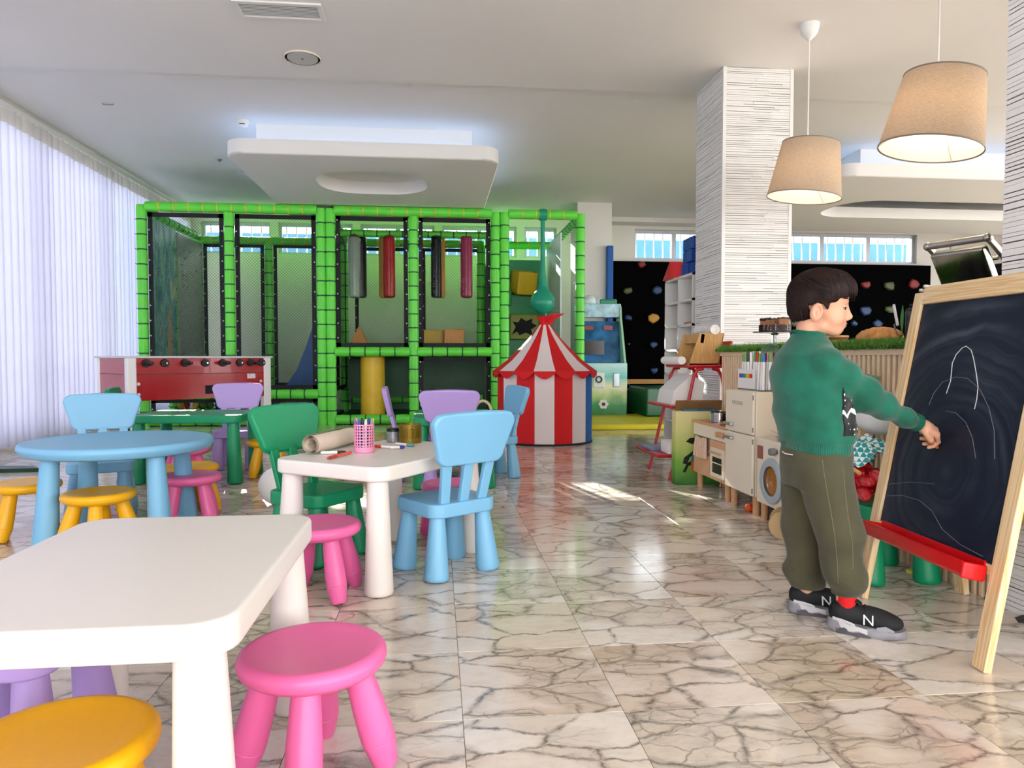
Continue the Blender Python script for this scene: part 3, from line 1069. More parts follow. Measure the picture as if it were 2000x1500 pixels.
# ---- striped tent
tent = thing('play_tent', 'red and white striped circus tent with a scalloped roof', 'tent', (1.13, 7.42, 0), math.radians(-8.7))
TR, TW, TB = M('red_tent_cloth', 'd80f14', .75, bump=.2, bscale=18), M('white_tent_cloth', 'eadcd8', .75, bump=.2, bscale=18), M('blue_tent_cloth', '0b62ae', .75, bump=.2, bscale=18)
NS, TRD, TZ = 16, .50, .74
def tp(i, r, z):
    a = 2 * PI * (i + .5) / NS - PI / 2
    return (r * math.cos(a), r * math.sin(a), z)
for i in range(NS):
    c = TR if i % 2 else TW
    if i in (3, 4):
        c = TB
    mb = MB(); n = 4
    vs = []
    for k in range(n + 1):
        for z in (.015, .25, .5, TZ):
            u = i - 1 + k / n
            p0_, p1_ = Vector(tp(i - 1, TRD, z)), Vector(tp(i, TRD, z))
            q = p0_.lerp(p1_, k / n)
            q *= 1 - .012 * math.sin(PI * k / n) * (1 if z < TZ else 0)
            vs.append(q)
    fs = [(k * 4 + j, (k + 1) * 4 + j, (k + 1) * 4 + j + 1, k * 4 + j + 1) for k in range(n) for j in range(3)]
    mb.raw(vs, fs).build('wall_panel', c, tent)
    # roof gore, sagging slightly, with its scallop hanging from the eave
    mb = MB(); vs = []
    prof = [(TRD + .05, TZ - .0), (.40, TZ + .11), (.27, TZ + .235), (.14, TZ + .375), (.045, TZ + .50)]
    for r, z in prof:
        vs += [tp(i - 1, r, z), tp(i, r, z)]
    mb.raw(vs, [(2 * j, 2 * j + 1, 2 * j + 3, 2 * j + 2) for j in range(4)])
    mb.build('roof_panel', TR if i % 2 else TW, tent)
    mb = MB(); vs = []
    a_, b_ = Vector(tp(i - 1, TRD + .052, TZ)), Vector(tp(i, TRD + .052, TZ))
    m_ = 8
    for k in range(m_ + 1):
        q = a_.lerp(b_, k / m_)
        vs += [q + Vector((0, 0, .004)), q - Vector((0, 0, .012 + .062 * math.sin(PI * k / m_)))]
    mb.raw(vs, [(2 * k, 2 * k + 1, 2 * k + 3, 2 * k + 2) for k in range(m_)]).build('valance', TR, tent)
MB().lathe([(.062, TZ + .475), (.05, TZ + .51), (.085, TZ + .56), (.06, TZ + .572)], 14, cap=False).prism([(-.05, TZ + .50), (.05, TZ + .46), (.12, TZ + .545), (.21, TZ + .60), (.12, TZ + .595), (.0, TZ + .575)], .03, Matrix.Translation((0, .0, 0)) @ Euler((PI / 2, 0, 0)).to_matrix().to_4x4()).build('top_tuft', TR, tent)
MB().lathe([(TRD - .004, 0), (TRD + .004, 0), (TRD + .004, .02), (TRD - .004, .02)], 32, cap=False).build('base_ring', BLK, tent)

# ---- penalty game machine behind the tent
am = thing('game_machine', 'turquoise and green football game machine behind the tent', 'game machine', (2.33, 10.15, .0), math.radians(-2))


def cabinet_art():
    m = bpy.data.materials.new('cabinet_art'); m.use_nodes = True
    t = NT(m); p = t.n['Principled BSDF']
    co = t.add('ShaderNodeTexCoord')
    sp = t.add('ShaderNodeSeparateXYZ', {0: co.outputs['Object']})
    nz = t.add('ShaderNodeTexNoise', {'Vector': co.outputs['Object'], 'Scale': 5.0, 'Detail': 2.0})
    f = t.math('ADD', sp.outputs[2], t.math('MULTIPLY', t.math('SUBTRACT', nz.outputs[0], .5), .25))
    t.put(p, 'Base Color', t.ramp(f, [(.0, lin('1d6b35')), (.22, lin('2f9a4c')), (.34, lin('b7d98a')), (.45, lin('f0ecc0')), (.6, lin('5fc7bd')), (.75, lin('bfe6e4'))]))
    p.inputs['Roughness'].default_value = .3
    MATS['cabart'] = m
    return m


TRIM = M('mint_trim', 'a9d8b4', .35)
MB().rbox((0, 0, .40), (.72, .62, .80), .012, 2).build('base_cabinet', cabinet_art(), am)
for s_ in (-1, 1):
    MB().prism([(-.31, .8), (.25, .8), (.25, 1.62), (.02, 1.62), (-.02, 1.45)], .03, Matrix.Translation((s_ * .33 - .015, 0, 0)) @ Euler((PI / 2, 0, PI / 2)).to_matrix().to_4x4()).build('side_frame', TRIM, am, smooth=0)
scr = MB().rbox((0, .02, 1.10), (.62, .05, .62), .005, 1, (-.22, 0, 0)).build('play_field', M('field_print', '2b6fa2', .2, var=.5, vscale=7), am)
MB().span((-.28, -.06, .92), (.08, -.02, 1.12)).build('goal_window', M('goal_dark', '2a1f1d', .2), scr, smooth=0)
for q in (-.2, .08):
    MB().span((q, -.0, 1.28), (q + .13, .04, 1.34)).build('score_display', M('red_display', '8a1b1b', .3), scr, smooth=0)
MB().rbox((0, .12, 1.56), (.68, .2, .2), .012, 2).build('marquee', M('marquee_print', 'a9cfe0', .3, var=.35, vscale=9), am)
mb = MB().ball((-.12, .12, 1.70), .1, 14, 8, (1.2, .8, .9)).ball((.05, .12, 1.69), .07, 12, 8, (1.2, .8, .9)).ball((-.26, .12, 1.69), .06, 12, 8)
mb.build('cloud_topper', M('pale_cloud', 'd6e6e8', .4), am)
MB().rbox((.16, .12, 1.69), (.26, .12, .08), .02, 2).build('topper_sign', M('green_sign', '2f8d63', .4), am)
coin = MB().rbox((-.05, -.315, .56), (.16, .02, .22), .02, 2).build('coin_door', M('white_plate', 'e6ebe6', .3), am)
MB().lathe([(.03, 0), (.05, .0), (.05, .012), (.03, .012)], 18, TM((-.05, -.326, .57), (PI / 2, 0, 0)), cap=False).build('ring', M('dark_ring', '30353a', .4), coin)
MB().rbox((.2, -.315, .56), (.09, .02, .2), .01, 2).build('coin_slot', M('steel_plate', '9aa3a5', .3, .8), am)
fl_ = MB()
for i in range(6):
    a = i * PI / 3
    fl_.cyl((.02 + .045 * math.cos(a), -.312, .22 + .045 * math.sin(a)), (.02 + .045 * math.cos(a), -.318, .22 + .045 * math.sin(a)), .026, n=10)
fo_ = fl_.build('painted_flower', M('flower_white', 'f3f1ea', .4), am)
MB().cyl((.02, -.319, .22), (.02, -.322, .22), .026, n=12).build('flower_heart', M('flower_dark', '3b2a22', .4), fo_)

# ---- dark green mat at the left wall
pl = [GZ(77, 922), (-3.84, 5.74, 0), (-3.84, 6.02, 0), GZ(66, 917)]
tag(MB().prism([(p_[0], p_[1]) for p_ in pl], .03).build('floor_mat', M('forest_vinyl', '0a3a1f', .4), None, smooth=0), 'dark green foam mat on the floor at the left edge, below the blind', 'mat')
# ================================================================ red football table
RED = M('red_laminate', 'a9070f', 0.18, coat=.3)
ft = thing('football_table', 'red football table with white corner posts', 'football table', (-2.85, 6.94, 0), math.radians(41))
FL, FD, FZ0, FZ1 = 1.42, .84, .47, .875
# local: x along the long side, y to the back
for nm, a, b in (('side_panel', (.05, 0, FZ0), (FL - .05, .03, FZ1)), ('side_panel', (.05, FD - .03, FZ0), (FL - .05, FD, FZ1)), ('end_panel', (0, .05, FZ0), (.03, FD - .05, FZ1)), ('end_panel', (FL - .03, .05, FZ0), (FL, FD - .05, FZ1))):
    po = MB().span(a, b).build(nm, RED, ft, smooth=0)
    mb = MB()
    if nm == 'side_panel':
        mb.span((a[0], a[1] - .003, .715), (b[0], a[1] - .001, .722))
    else:
        mb.span((a[0] - .003, a[1], .715), (a[0] - .001, b[1], .722))
    mb.build('joint_strip', M('dark_red_line', '5a070b', .4), po, smooth=0)
for x in (.0, FL):
    for y in (0, FD):
        cx, cy = (x + (.035 if x == 0 else -.035)), (y + (.035 if y == 0 else -.035))
        MB().rbox((cx, cy, .44), (.085, .085, .88), .012, 2).build('corner_post', WHITE, ft)
MB().span((-.02, -.02, FZ1), (FL + .02, .07, FZ1 + .018)).span((-.02, FD - .07, FZ1), (FL + .02, FD + .02, FZ1 + .018)).span((-.02, .07, FZ1), (.09, FD - .07, FZ1 + .018)).span((FL - .09, .07, FZ1), (FL + .02, FD - .07, FZ1 + .018)).build('top_rim', M('grey_rim', 'c9c9c9', .3), ft, smooth=0)
MB().span((.03, .03, .74), (FL - .03, FD - .03, .76)).build('pitch', M('pitch_green', '1e7a3a', .4), ft, smooth=0)
MB().span((.72, -.004, .515), (1.02, .002, .60)).build('ball_slot', BLK, ft, smooth=0)
RUB = M('black_rubber', '0a0a0a', .45)
for x in (.16, .33, .52, .72, .90, 1.08, 1.20, 1.32):
    MB().cyl((x, .03, .825), (x, -.02, .825), .044, .038, n=18).build('rod_bearing', RUB, ft)
    MB().cyl((x, -.06, .825), (x, FD + .05, .825), .009, n=8).build('rod', M('chrome', 'd8d8d8', .12, 1.0), ft)
for x in (.16, .52, .90, 1.20):
    MB().lathe([(.012, 0), (.019, .01), (.021, .06), (.016, .11)], 12, TM((x, -.05, .825), (PI / 2, 0, 0))).build('grip', RUB, ft)
for x in (.09, FL - .11):
    for z in (.53, .63):
        MB().cyl((x, .0, z), (x, -.006, z), .016, n=12).build('bolt', M('bolt_steel', 'b5b5b0', .3, .9), ft)
MB().span((1.16, -.003, .66), (1.25, -.001, .71)).build('sticker', M('white_sticker', 'e8dcdc', .4, var=.2, vscale=40), ft, smooth=0)

# white ball on the floor
tag(MB().ball((0, 0, .112), .112, 28, 18).build('play_ball', M('white_ball', 'f1efec', .35), None, (-.95, 4.36, 0)), 'white ball on the floor behind the green chair', 'ball')

# ================================================================ ceiling fixtures
LAC = M('raft_plaster', 'f0eeea', .8)
LED = M('cool_led', 'cfe2ff', .5, emit='a9ccff', estr=3.4)


def ceiling_raft(label, x0, x1, y0, y1, sx0, sx1, sy0, sy1, nx0, nx1, ny0, ny1, zb=2.84, zt=2.985):
    r = thing('ceiling_raft', label, 'ceiling panel', ((x0 + x1) / 2, (y0 + y1) / 2, zb))
    cx, cy = (x0 + x1) / 2, (y0 + y1) / 2
    o_ = rrect(x1 - x0, y1 - y0, .22, 8)
    sr = min(sx1 - sx0, sy1 - sy0) * .42
    i_ = [(px + (sx0 + sx1) / 2 - cx, py + (sy0 + sy1) / 2 - cy) for px, py in rrect(sx1 - sx0, sy1 - sy0, sr, 8)]
    n = len(o_); h = zt - zb
    mb = MB()
    vs = []
    for pl, z in ((o_, 0.02), (o_, h), (i_, h), (i_, 0.0), ([(px * (1 - .02 / (abs(x1 - x0) / 2)), py * (1 - .02 / (abs(y1 - y0) / 2))) for px, py in o_], 0.0)):
        vs += [(px, py, z) for px, py in pl]
    fs = []
    for a, b in ((0, 1), (1, 2), (2, 3), (3, 4), (4, 0)):
        fs += [(a * n + i, a * n + (i + 1) % n, b * n + (i + 1) % n, b * n + i) for i in range(n)]
    mb.raw(vs, fs).build('panel', LAC, r)
    k = MB()
    a, b = (nx0 - cx, ny0 - cy), (nx1 - cx, ny1 - cy)
    k.span((a[0], a[1], h), (b[0], b[1], CZF - zb))
    k.build('neck', LAC, r, smooth=0)
    e = MB()
    e.span((a[0] - .12, a[1] - .10, h + .002), (b[0] + .12, a[1] - .07, h + .02)).span((a[0] - .12, a[1] - .07, h + .002), (a[0] - .09, b[1] + .1, h + .02)).span((b[0] + .09, a[1] - .07, h + .002), (b[0] + .12, b[1] + .1, h + .02))
    e.build('light_strip', LED, r, smooth=0)
    return r


ceiling_raft('white suspended ceiling panel with an oblong slot and bluish cove light over the play frame', -2.04, .64, 7.15, 10.3, -1.32, -.10, 7.72, 8.75, -1.83, .38, 7.62, 9.8)
ceiling_raft('white suspended ceiling panel with cove light between the column and the right pillar', 4.35, 9.8, 7.35, 10.6, 5.15, 9.3, 8.45, 9.5, 4.85, 9.3, 7.8, 8.35)

v0 = GZ(540, 18, CZN)
vt = thing('air_vent', 'white rectangular ceiling air vent with thin slats', 'air vent', (-1.05, 5.07, CZN))
mb = MB()
for a, b in (((-.29, -.12), (.29, -.09)), ((-.29, .09), (.29, .12)), ((-.29, -.09), (-.26, .09)), ((.26, -.09), (.29, .09))):
    mb.span((a[0], a[1], -.012), (b[0], b[1], 0))
mb.build('frame', WHITE, vt, smooth=0)
MB().span((-.26, -.09, -.002), (.26, .09, -.0005)).build('duct_back', M('vent_grey', '8f8f96', .7), vt, smooth=0)
sl = MB().box((0, 0, 0), (.52, .0125, .0015), (.15, 0, 0)).mesh('slat', WHITE, 0)
for i in range(9):
    link('slat', sl, vt, (0, -.078 + i * .0195, -.007))
p = GZ(591, 112, CZN)
sp_ = thing('ceiling_speaker', 'round cream ceiling speaker behind the air vent', 'speaker', (p[0], p[1], CZN))
MB().lathe([(.135, -.012), (.14, -.006), (.14, 0), (.108, 0), (.108, -.010)], 36, cap=False).build('rim', M('cream_plastic', 'e6dccb', .5), sp_)
MB().cyl((0, 0, -.0115), (0, 0, -.001), .118, n=36).build('grille', M('grey_grille', 'c9c6c2', .6), sp_)
MB().cyl((0, 0, -.013), (0, 0, -.010), .006, n=10).build('centre_dot', BLK, sp_)
p = GZ(475, 236, CZF)
sd = thing('smoke_detector', 'small white smoke detector on the far ceiling', 'smoke detector', (p[0], p[1], CZF))
MB().lathe([(.06, 0), (.062, -.014), (.055, -.02), (.05, -.03), (.045, -.055), (.03, -.062), (.005, -.063)][::-1], 24).build('housing', WHITE, sd)
MB().box((0, -.047, -.042), (.05, .01, .008)).build('vent_slit', BLK, sd, smooth=0)
p = GZ(211, 202, CZF)
tag(MB().tube([(-.05, 0, 0), (-.045, 0, -.012), (.045, 0, -.012), (.05, 0, 0)], .005, 6).build('ceiling_hook', M('dull_steel', '8d8f93', .4, .6), None, (p[0], p[1], CZF)), 'small metal hook on the ceiling near the blind', 'hook')
p = GZ(428, 311, CZF)
tag(MB().lathe([(.035, 0), (.03, -.012), (.012, -.02), (.012, -.03)], 14).build('sprinkler', M('dull_steel'), None, (p[0], p[1], CZF)), 'small round sprinkler on the ceiling left of the suspended panel', 'sprinkler')


def linen(name, a, b):
    m = bpy.data.materials.new(name); m.use_nodes = True
    t = NT(m); t.n.remove(t.n['Principled BSDF'])
    co = t.add('ShaderNodeTexCoord')
    mp = t.add('ShaderNodeMapping', {'Vector': co.outputs['Object'], 'Scale': (60, 60, 260)})
    nz = t.add('ShaderNodeTexNoise', {'Vector': mp, 'Scale': 1.0, 'Detail': 3.0})
    c = t.ramp(nz.outputs[0], [(0.3, lin(a)[:3]), (0.7, lin(b)[:3])])
    d = t.add('ShaderNodeBsdfDiffuse', {'Color': c})
    r = t.add('ShaderNodeBsdfTranslucent', {'Color': lin('e6cfae')})
    mx = t.add('ShaderNodeMixShader', {0: .28, 1: d.outputs[0], 2: r.outputs[0]})
    t.l.new(mx.outputs[0], t.n['Material Output'].inputs[0])
    MATS[name] = m
    return m


LIN = linen('linen_shade', 'a5998b', 'c2b8aa')
LINING = fabric_mat('shade_lining', 'f3efe8', 'f3e6d2', .40)


def pendant(label, x, y, zc, scale, tilt):
    p = thing('pendant_lamp', label, 'lamp', (x, y, zc), 0, 'linen pendant lamps')
    h, rt_, rb_ = .40 * scale, .205 * scale, .265 * scale
    T = Euler((math.radians(3), math.radians(tilt), 0)).to_matrix().to_4x4()
    n = 56
    MB().lathe([(rb_, -h / 2), (rt_, h / 2)], n, T, cap=False).build('shade', LIN, p, smooth=60)
    MB().lathe([(rb_ - .004, -h / 2 + .002), (rt_ - .004, h / 2 - .002)], n, T, cap=False).build('shade_lining', LINING, p, smooth=60)
    MB().lathe([(rb_ - .002, -h / 2), (rb_ - .002, -h / 2 + .004), (rb_ + .002, -h / 2 + .004), (rb_ + .002, -h / 2 - .003), (rb_ - .002, -h / 2 - .003)], n, T, cap=False).build('lower_ring', M('ring_taupe', '8d8074', .5), p)
    MB().lathe([(rt_ - .002, h / 2 - .004), (rt_ + .002, h / 2 - .004), (rt_ + .002, h / 2 + .003), (rt_ - .002, h / 2 + .003)], n, T, cap=False).build('upper_ring', M('ring_taupe', '8d8074', .5), p)
    mb = MB()
    for i in range(3):
        a = i * 2 * PI / 3 + .5
        mb.cyl(T @ Vector((0, 0, -h / 2 + .22)), T @ Vector((rb_ * math.cos(a), rb_ * math.sin(a), -h / 2)), .0025, n=5)
    mb.build('spider', M('white_wire', 'dcd8d2', .5), p)
    MB().cyl((0, 0, -h / 2 + .20), (0, 0, h / 2 + .02), .022, n=14).build('socket', WHITE, p)
    MB().cyl((0, 0, h / 2), (0, 0, CZN - zc - .09), .005, n=8).build('cord', M('white_cord', 'efebe5', .5), p)
    MB().lathe([(.012, -.115), (.018, -.10), (.04, -.085), (.058, -.06), (.066, -.02), (.068, 0)], 28, Matrix.Translation((0, 0, CZN - zc))).build('ceiling_cup', WHITE, p)
    MB().ball((0, 0, -h / 2 + .17), .038, 16, 10).build('bulb', M('warm_bulb', 'fff1da', .5, emit='ffe9cf', estr=75.0), p)


a = GZ(1581, 48, CZN)
pendant('linen pendant lamp with white ceiling cup beside the stone column', a[0], a[1], AY(1578, 333, a[1])[2], .95, 6)
r_ = ray(1830, 221); k_ = 3.43 / (r_ @ _F)
b = _C + r_ * k_
pendant('larger nearer linen pendant lamp at the upper right', b[0], b[1], b[2], .86, 9)
# ================================================================ counter with slatted front and turf top
OAK = wood('pale_oak', 'f0d6b4', 'e2bd90', 7.0, .5)
PINE = wood('pine', 'f0d3a4', 'dba968', 5.0, .45)
PINEY = wood('pine_lying', 'f0d3a4', 'dba968', 5.0, .45, axis=1)
BEECH = wood('beech', 'd9a679', 'c78f62', 8.0, .45)
BX, BY0, BY1, BZ = 1.985, 2.335, 4.83, .918
cnt = thing('service_counter', 'counter with vertical pale wood slats below a strip of turf', 'counter', (BX, BY0, 0))
MB().span((.022, 0, 0), (.58, BY1 - BY0, BZ - .02)).build('body', M('umber_panel', '6b4433', .6), cnt, smooth=0)
MB().span((-.004, 0, BZ - .028), (.60, BY1 - BY0, BZ)).build('top_rail', wood('pale_oak_lying', 'f0d6b4', 'e2bd90', 7.0, .5, axis=1), cnt, smooth=0)
sl = MB().rbox((.011, 0, (BZ - .028) / 2), (.022, .020, BZ - .028), .002, 1).mesh('slat', OAK)
y = .02
while y < BY1 - BY0:
    link('slat', sl, cnt, (0, y, 0)); y += .0375
# turf
turf = MB().rbox((.29, (BY1 - BY0) / 2, .009), (.62, BY1 - BY0 + .02, .016), .006, 1).build('turf_strip', M('turf_base_green', '2c4a17', .9), None, (BX - .012, BY0, BZ))
rs = random.Random(9)
mb = MB(); vs = []; fs = []
for i in range(15000):
    front = i < 10500
    x = (rs.random() ** 1.5) * (.10 if front else .60) - .022
    yy = rs.uniform(-.01, BY1 - BY0 + .01)
    h = rs.uniform(.022, .048); a = rs.uniform(0, 2 * PI); le = rs.uniform(.0, .018)
    dx, dy = math.cos(a), math.sin(a); w = .0016
    if front and x < 0:
        z0 = rs.uniform(-.004, .012)
        tip = (x - rs.uniform(.0, .016), yy + dy * le, z0 + h * rs.uniform(.3, 1.0))
    else:
        z0 = .012
        tip = (x + dx * le, yy + dy * le, z0 + h)
    o = len(vs)
    vs += [(x - dy * w, yy + dx * w, z0), (x + dy * w, yy - dx * w, z0), tip]
    fs.append((o, o + 1, o + 2))
me = bpy.data.meshes.new('grass')
me.from_pydata(vs, [], fs)
tm = bpy.data.materials.new('turf_blades'); tm.use_nodes = True
t = NT(tm); pr_ = t.n['Principled BSDF']
co = t.add('ShaderNodeTexCoord')
nz = t.add('ShaderNodeTexNoise', {'Vector': co.outputs['Object'], 'Scale': 160.0, 'Detail': 2.0})
t.put(pr_, 'Base Color', t.ramp(nz.outputs[0], [(.3, lin('2d5a16')), (.5, lin('4f8a27')), (.7, lin('86b23c'))]))
pr_.inputs['Roughness'].default_value = .6
me.materials.append(tm)
stuff(link('turf_blades', me, turf))
tag(turf, 'strip of green artificial turf along the counter top', 'turf')
TZT = BZ + .04

# cake on a glass stand
cs = AX(1513, 655, 2.20)
ck = thing('cake_stand', 'glass cake stand on the counter beside the stone column', 'cake stand', (2.20, cs[1], BZ + .017))
CLR = M('clear_glass', 'dfe9e6', .05, spec=.5, trans=.85)
MB().lathe([(.05, 0), (.05, .006), (.018, .012), (.016, .09), (.03, .10)], 24).build('stem', CLR, ck)
MB().lathe([(.02, .098), (.135, .105), (.14, .112), (.13, .114), (.01, .110)], 36).build('plate', CLR, ck)


def dots():
    m = bpy.data.materials.new('dotted_paper'); m.use_nodes = True
    t = NT(m); p = t.n['Principled BSDF']
    co = t.add('ShaderNodeTexCoord')
    v = t.add('ShaderNodeTexVoronoi', {'Vector': co.outputs['Object'], 'Scale': 75.0, 'Randomness': .2})
    t.put(p, 'Base Color', t.mix(t.math('LESS_THAN', v.outputs['Distance'], .32), lin('2c100c'), lin('b79f93')))
    p.inputs['Roughness'].default_value = .6
    return m


cz = BZ + .017 + .1115
ca = thing('chocolate_cake', 'cut chocolate cake in a dotted paper band on the glass stand', 'cake', (2.20, cs[1], cz))
MB().lathe([(.094, 0), (.1, .0), (.1, .045), (.094, .045)], 36, cap=False).build('paper_band', dots(), ca)
pts = [(0, 0)] + [(.092 * math.cos(a), .092 * math.sin(a)) for a in np.linspace(math.radians(-100), math.radians(150), 22)]
MB().slab(pts, .082, None, .004).build('sponge', M('cake_crumb', '9a6b48', .9, var=.2, vscale=60, bump=.4, bscale=120), ca)
mb = MB(); rr = random.Random(2)
for i in range(26):
    a = rr.uniform(math.radians(-95), math.radians(145)); q = rr.uniform(.02, .085)
    mb.ball((q * math.cos(a), q * math.sin(a), .082), rr.uniform(.012, .02), 8, 6, (1, 1, .7))
stuff(mb.build('chocolate_topping', M('chocolate', '2a120c', .35), ca))
# sandwich
sw = AX(1632, 660, 2.16)
sd_ = thing('sandwich', 'toasted sandwich on the counter below the child\'s chin', 'sandwich', (2.16, sw[1], TZT))
BRD = M('toast', 'd9a765', .8, var=.12, vscale=40)
for k, z in enumerate((.007, .034)):
    MB().rbox((0, 0, z), (.09, .115, .013), .005, 2).build('bread_slice', BRD, sd_)
MB().rbox((0, 0, .0205), (.084, .108, .012), .003, 2).build('filling', M('tomato_filling', '7c2d1a', .5), sd_)
# braided loaf with knife and leaf
bl = AX(1716, 662, 2.20)
br = thing('braided_loaf', 'golden braided loaf on the turf of the counter', 'bread', (2.20, bl[1], TZT - .006))
CR = M('golden_crust', 'c98a45', .5, var=.3, vscale=26, bump=.25, bscale=70)
for s_ in range(3):
    pts = []; rad = []
    for i in range(37):
        u = i / 36
        ph = u * 2 * PI * 2.6 + s_ * 2 * PI / 3
        tp_ = math.sin(PI * min(1, max(0, u * .92 + .04))) ** .5
        pts.append((.036 * math.sin(ph) * tp_, -.16 + .32 * u, .036 + .020 * math.cos(ph * 2) * tp_)); rad.append(.023 * tp_ + .003)
    MB().tube(pts, rad, 12).build('strand', CR, br)
kn = AX(1750, 640, 2.20)
kf = thing('serving_knife', 'white handled knife standing upright in the braided loaf', 'knife', (2.19, kn[1] - .01, BZ + .06), 0)
MB().rbox((0, 0, .105), (.010, .013, .11), .004, 2, (math.radians(-18), 0, 0)).build('handle', M('bone_handle', 'e9e2dc', .4, var=.1, vscale=80), kf)
MB().box((0, -.006, .015), (.002, .012, .10), (math.radians(-18), 0, 0)).build('blade', M('pinkish_steel', 'c9a8b4', .2, .8), kf)
MB().raw([(0, 0, 0), (.0, -.014, .045), (.004, -.012, .09), (0, -.002, .135), (-.003, .008, .09), (0, .006, .045)], [(0, 1, 2, 3, 4, 5)]).mesh('leaf', M('leaf_green', '3f8a35', .4))
tag(MB().slab([(0, 0), (.014, .045), (.013, .09), (.0, .135), (-.009, .09), (-.006, .045)], .003, Euler((PI / 2, 0, PI / 2)).to_matrix().to_4x4(), .001).build('leaf', M('leaf_green'), None, (2.20, kn[1] - .045, BZ + .075)), 'single upright green leaf in the braided loaf', 'leaf')

# contact grill
gp = AX(1872, 520, 2.30)
STL = M('satin_steel', 'b3aea6', .3, .9)
gr = thing('contact_grill', 'steel contact grill with raised lid on the counter', 'grill', (2.30, gp[1], BZ + .018), math.radians(18))
MB().rbox((0, 0, .09), (.30, .30, .16), .02, 3).build('base', M('dark_steel', '3a3a3c', .35, .7), gr)
MB().rbox((0, 0, .178), (.27, .27, .016), .005, 2).build('lower_plate', M('black_iron', '191919', .5, .3), gr)
Tl = Matrix.Translation((.13, 0, .20)) @ Euler((0, math.radians(58), 0)).to_matrix().to_4x4()
lid = MB().raw(*rbox_data((.26, .24, .05), .012, 3), Tl @ Matrix.Translation((-.13, 0, .0))).build('lid', M('mirror_steel', 'a8aaa2', .12, 1.0), gr)
for s_ in (-1, 1):
    mb = MB(); w_ = .028
    P_ = [(.14, .19), (.135, .33), (.09, .385), (-.015, .452)]
    for (x0, z0), (x1, z1) in zip(P_, P_[1:]):
        d = Vector((x1 - x0, 0, z1 - z0)); mb.rbox(((x0 + x1) / 2, s_ * .135, (z0 + z1) / 2), (w_, .02, d.length + .02), .006, 2, (0, math.atan2(d.x, d.z), 0))
    mb.ball((-.015, s_ * .135, .452), .02, 12, 8)
    mb.build('arm', STL, gr)
MB().cyl((-.015, -.13, .452), (-.015, .13, .452), .016, n=18).build('handle', STL, gr)
MB().cyl((.085, -.12, .375), (.085, .12, .375), .009, n=12).build('crossbar', M('chrome'), gr)
MB().rbox((.165, 0, .26), (.02, .29, .2), .006, 2).build('back_guard', M('black_iron'), gr)

# ================================================================ toy kitchen row
CRM = M('cream_mdf', 'ecdcc2', .45, var=.02)
CRM2 = M('cream_door', 'efe2cb', .4)
STEEL = M('brushed_handle', 'b9bab8', .3, .9)
fr = thing('toy_fridge', 'cream wooden toy fridge with two doors and grey handles', 'toy fridge', (1.73, 3.735, 0))
FW, FDp, FZ = .375, .235, .69
MB().rbox((FDp / 2 + .012, FW / 2, .11 + (FZ - .11) / 2), (FDp, FW, FZ - .11), .006, 2).build('body', CRM, fr)
for z0, z1, hz in ((.45, FZ - .002, .49), (.112, .445, .41)):
    d = MB().rbox((.003, FW / 2, (z0 + z1) / 2), (.018, FW - .004, z1 - z0), .006, 2).build('door', CRM2, fr)
    MB().rbox((-.022, FW - .07, hz), (.014, .11, .018), .006, 2).rbox((-.012, FW - .02, hz), (.02, .012, .014), .003, 1).rbox((-.012, FW - .12, hz), (.02, .012, .014), .003, 1).build('handle', STEEL, d)
    mb = MB()
    for z in (z0 + .03, z1 - .03):
        mb.cyl((-.004, .004, z - .014), (-.004, .004, z + .014), .004, n=8)
    mb.build('hinge', M('hinge_grey', '8b8780', .4, .5), d)
    if z1 > .6:
        tx = text_mesh('F R I D G E', .030, .0006)
        tx.materials.append(M('stone_letter', '9a8f7f', .5))
        link('lettering', tx, d, (-.0068, FW / 2 + .015, .618), (PI / 2, 0, -PI / 2))
for xx in (.04, .20):
    for yy in (.04, FW - .04):
        MB().cyl((xx, yy, 0), (xx, yy, .112), .019, .022, n=16).build('leg', BEECH, fr)
# marker case on the fridge
mc = thing('marker_case', 'clear case packed with white felt markers on the toy fridge', 'marker case', (1.80, 3.79, FZ), math.radians(0))
mc.scale = (1.0, 1.0, 1.22)
MB().span((-.008, -.01, 0), (.12, .30, .006)).build('base', CLR, mc, smooth=0)
MB().span((-.008, .08, .008), (-.005, .30, .10)).build('label_card', M('white_card', 'f3f0ec', .4), mc, smooth=0)
RB_ = ['d8262c', 'e8742a', 'f2d22e', '55ad3c', '2f86c9', '5b4aa8', '8b3f93']
for i, c in enumerate(RB_):
    MB().span((-.0095, .105 + i * .025, .058), (-.008, .13 + i * .025, .078)).build('colour_band', M('band_' + c, c, .4), mc, smooth=0)
rr = random.Random(4)
for i in range(30):
    r_, cI = i // 10, i % 10
    y_ = .012 + cI * .03 + rr.uniform(-.004, .004); x_ = .012 + r_ * .036
    c = rr.choice(['c23030', '2a6ec0', '30323a', 'd98aa8', '6aa34a', 'f1efec', 'ab8a60', '7a6bb0'])
    mk = MB().cyl((0, 0, .006), (0, 0, .135), .0085, n=10).build('marker', M('marker_white', 'eeeae5', .35), mc, (x_, y_, 0), (rr.uniform(-.06, .06), rr.uniform(-.06, .06), 0))
    MB().cyl((0, 0, .135), (0, 0, .17 + rr.uniform(0, .015)), .0088, .007, n=10).build('cap', M('cap_' + c, c, .35), mk)
ar = [(.04, .0), (.26, .0), (.28, .05), (.25, .10), (.15, .115), (.05, .10), (.02, .05)]
MB().prism(ar, .003, Matrix.Translation((.115, 0, .11)) @ Euler((PI / 2, 0, PI / 2)).to_matrix().to_4x4()).build('case_lid', CLR, mc, smooth=0)

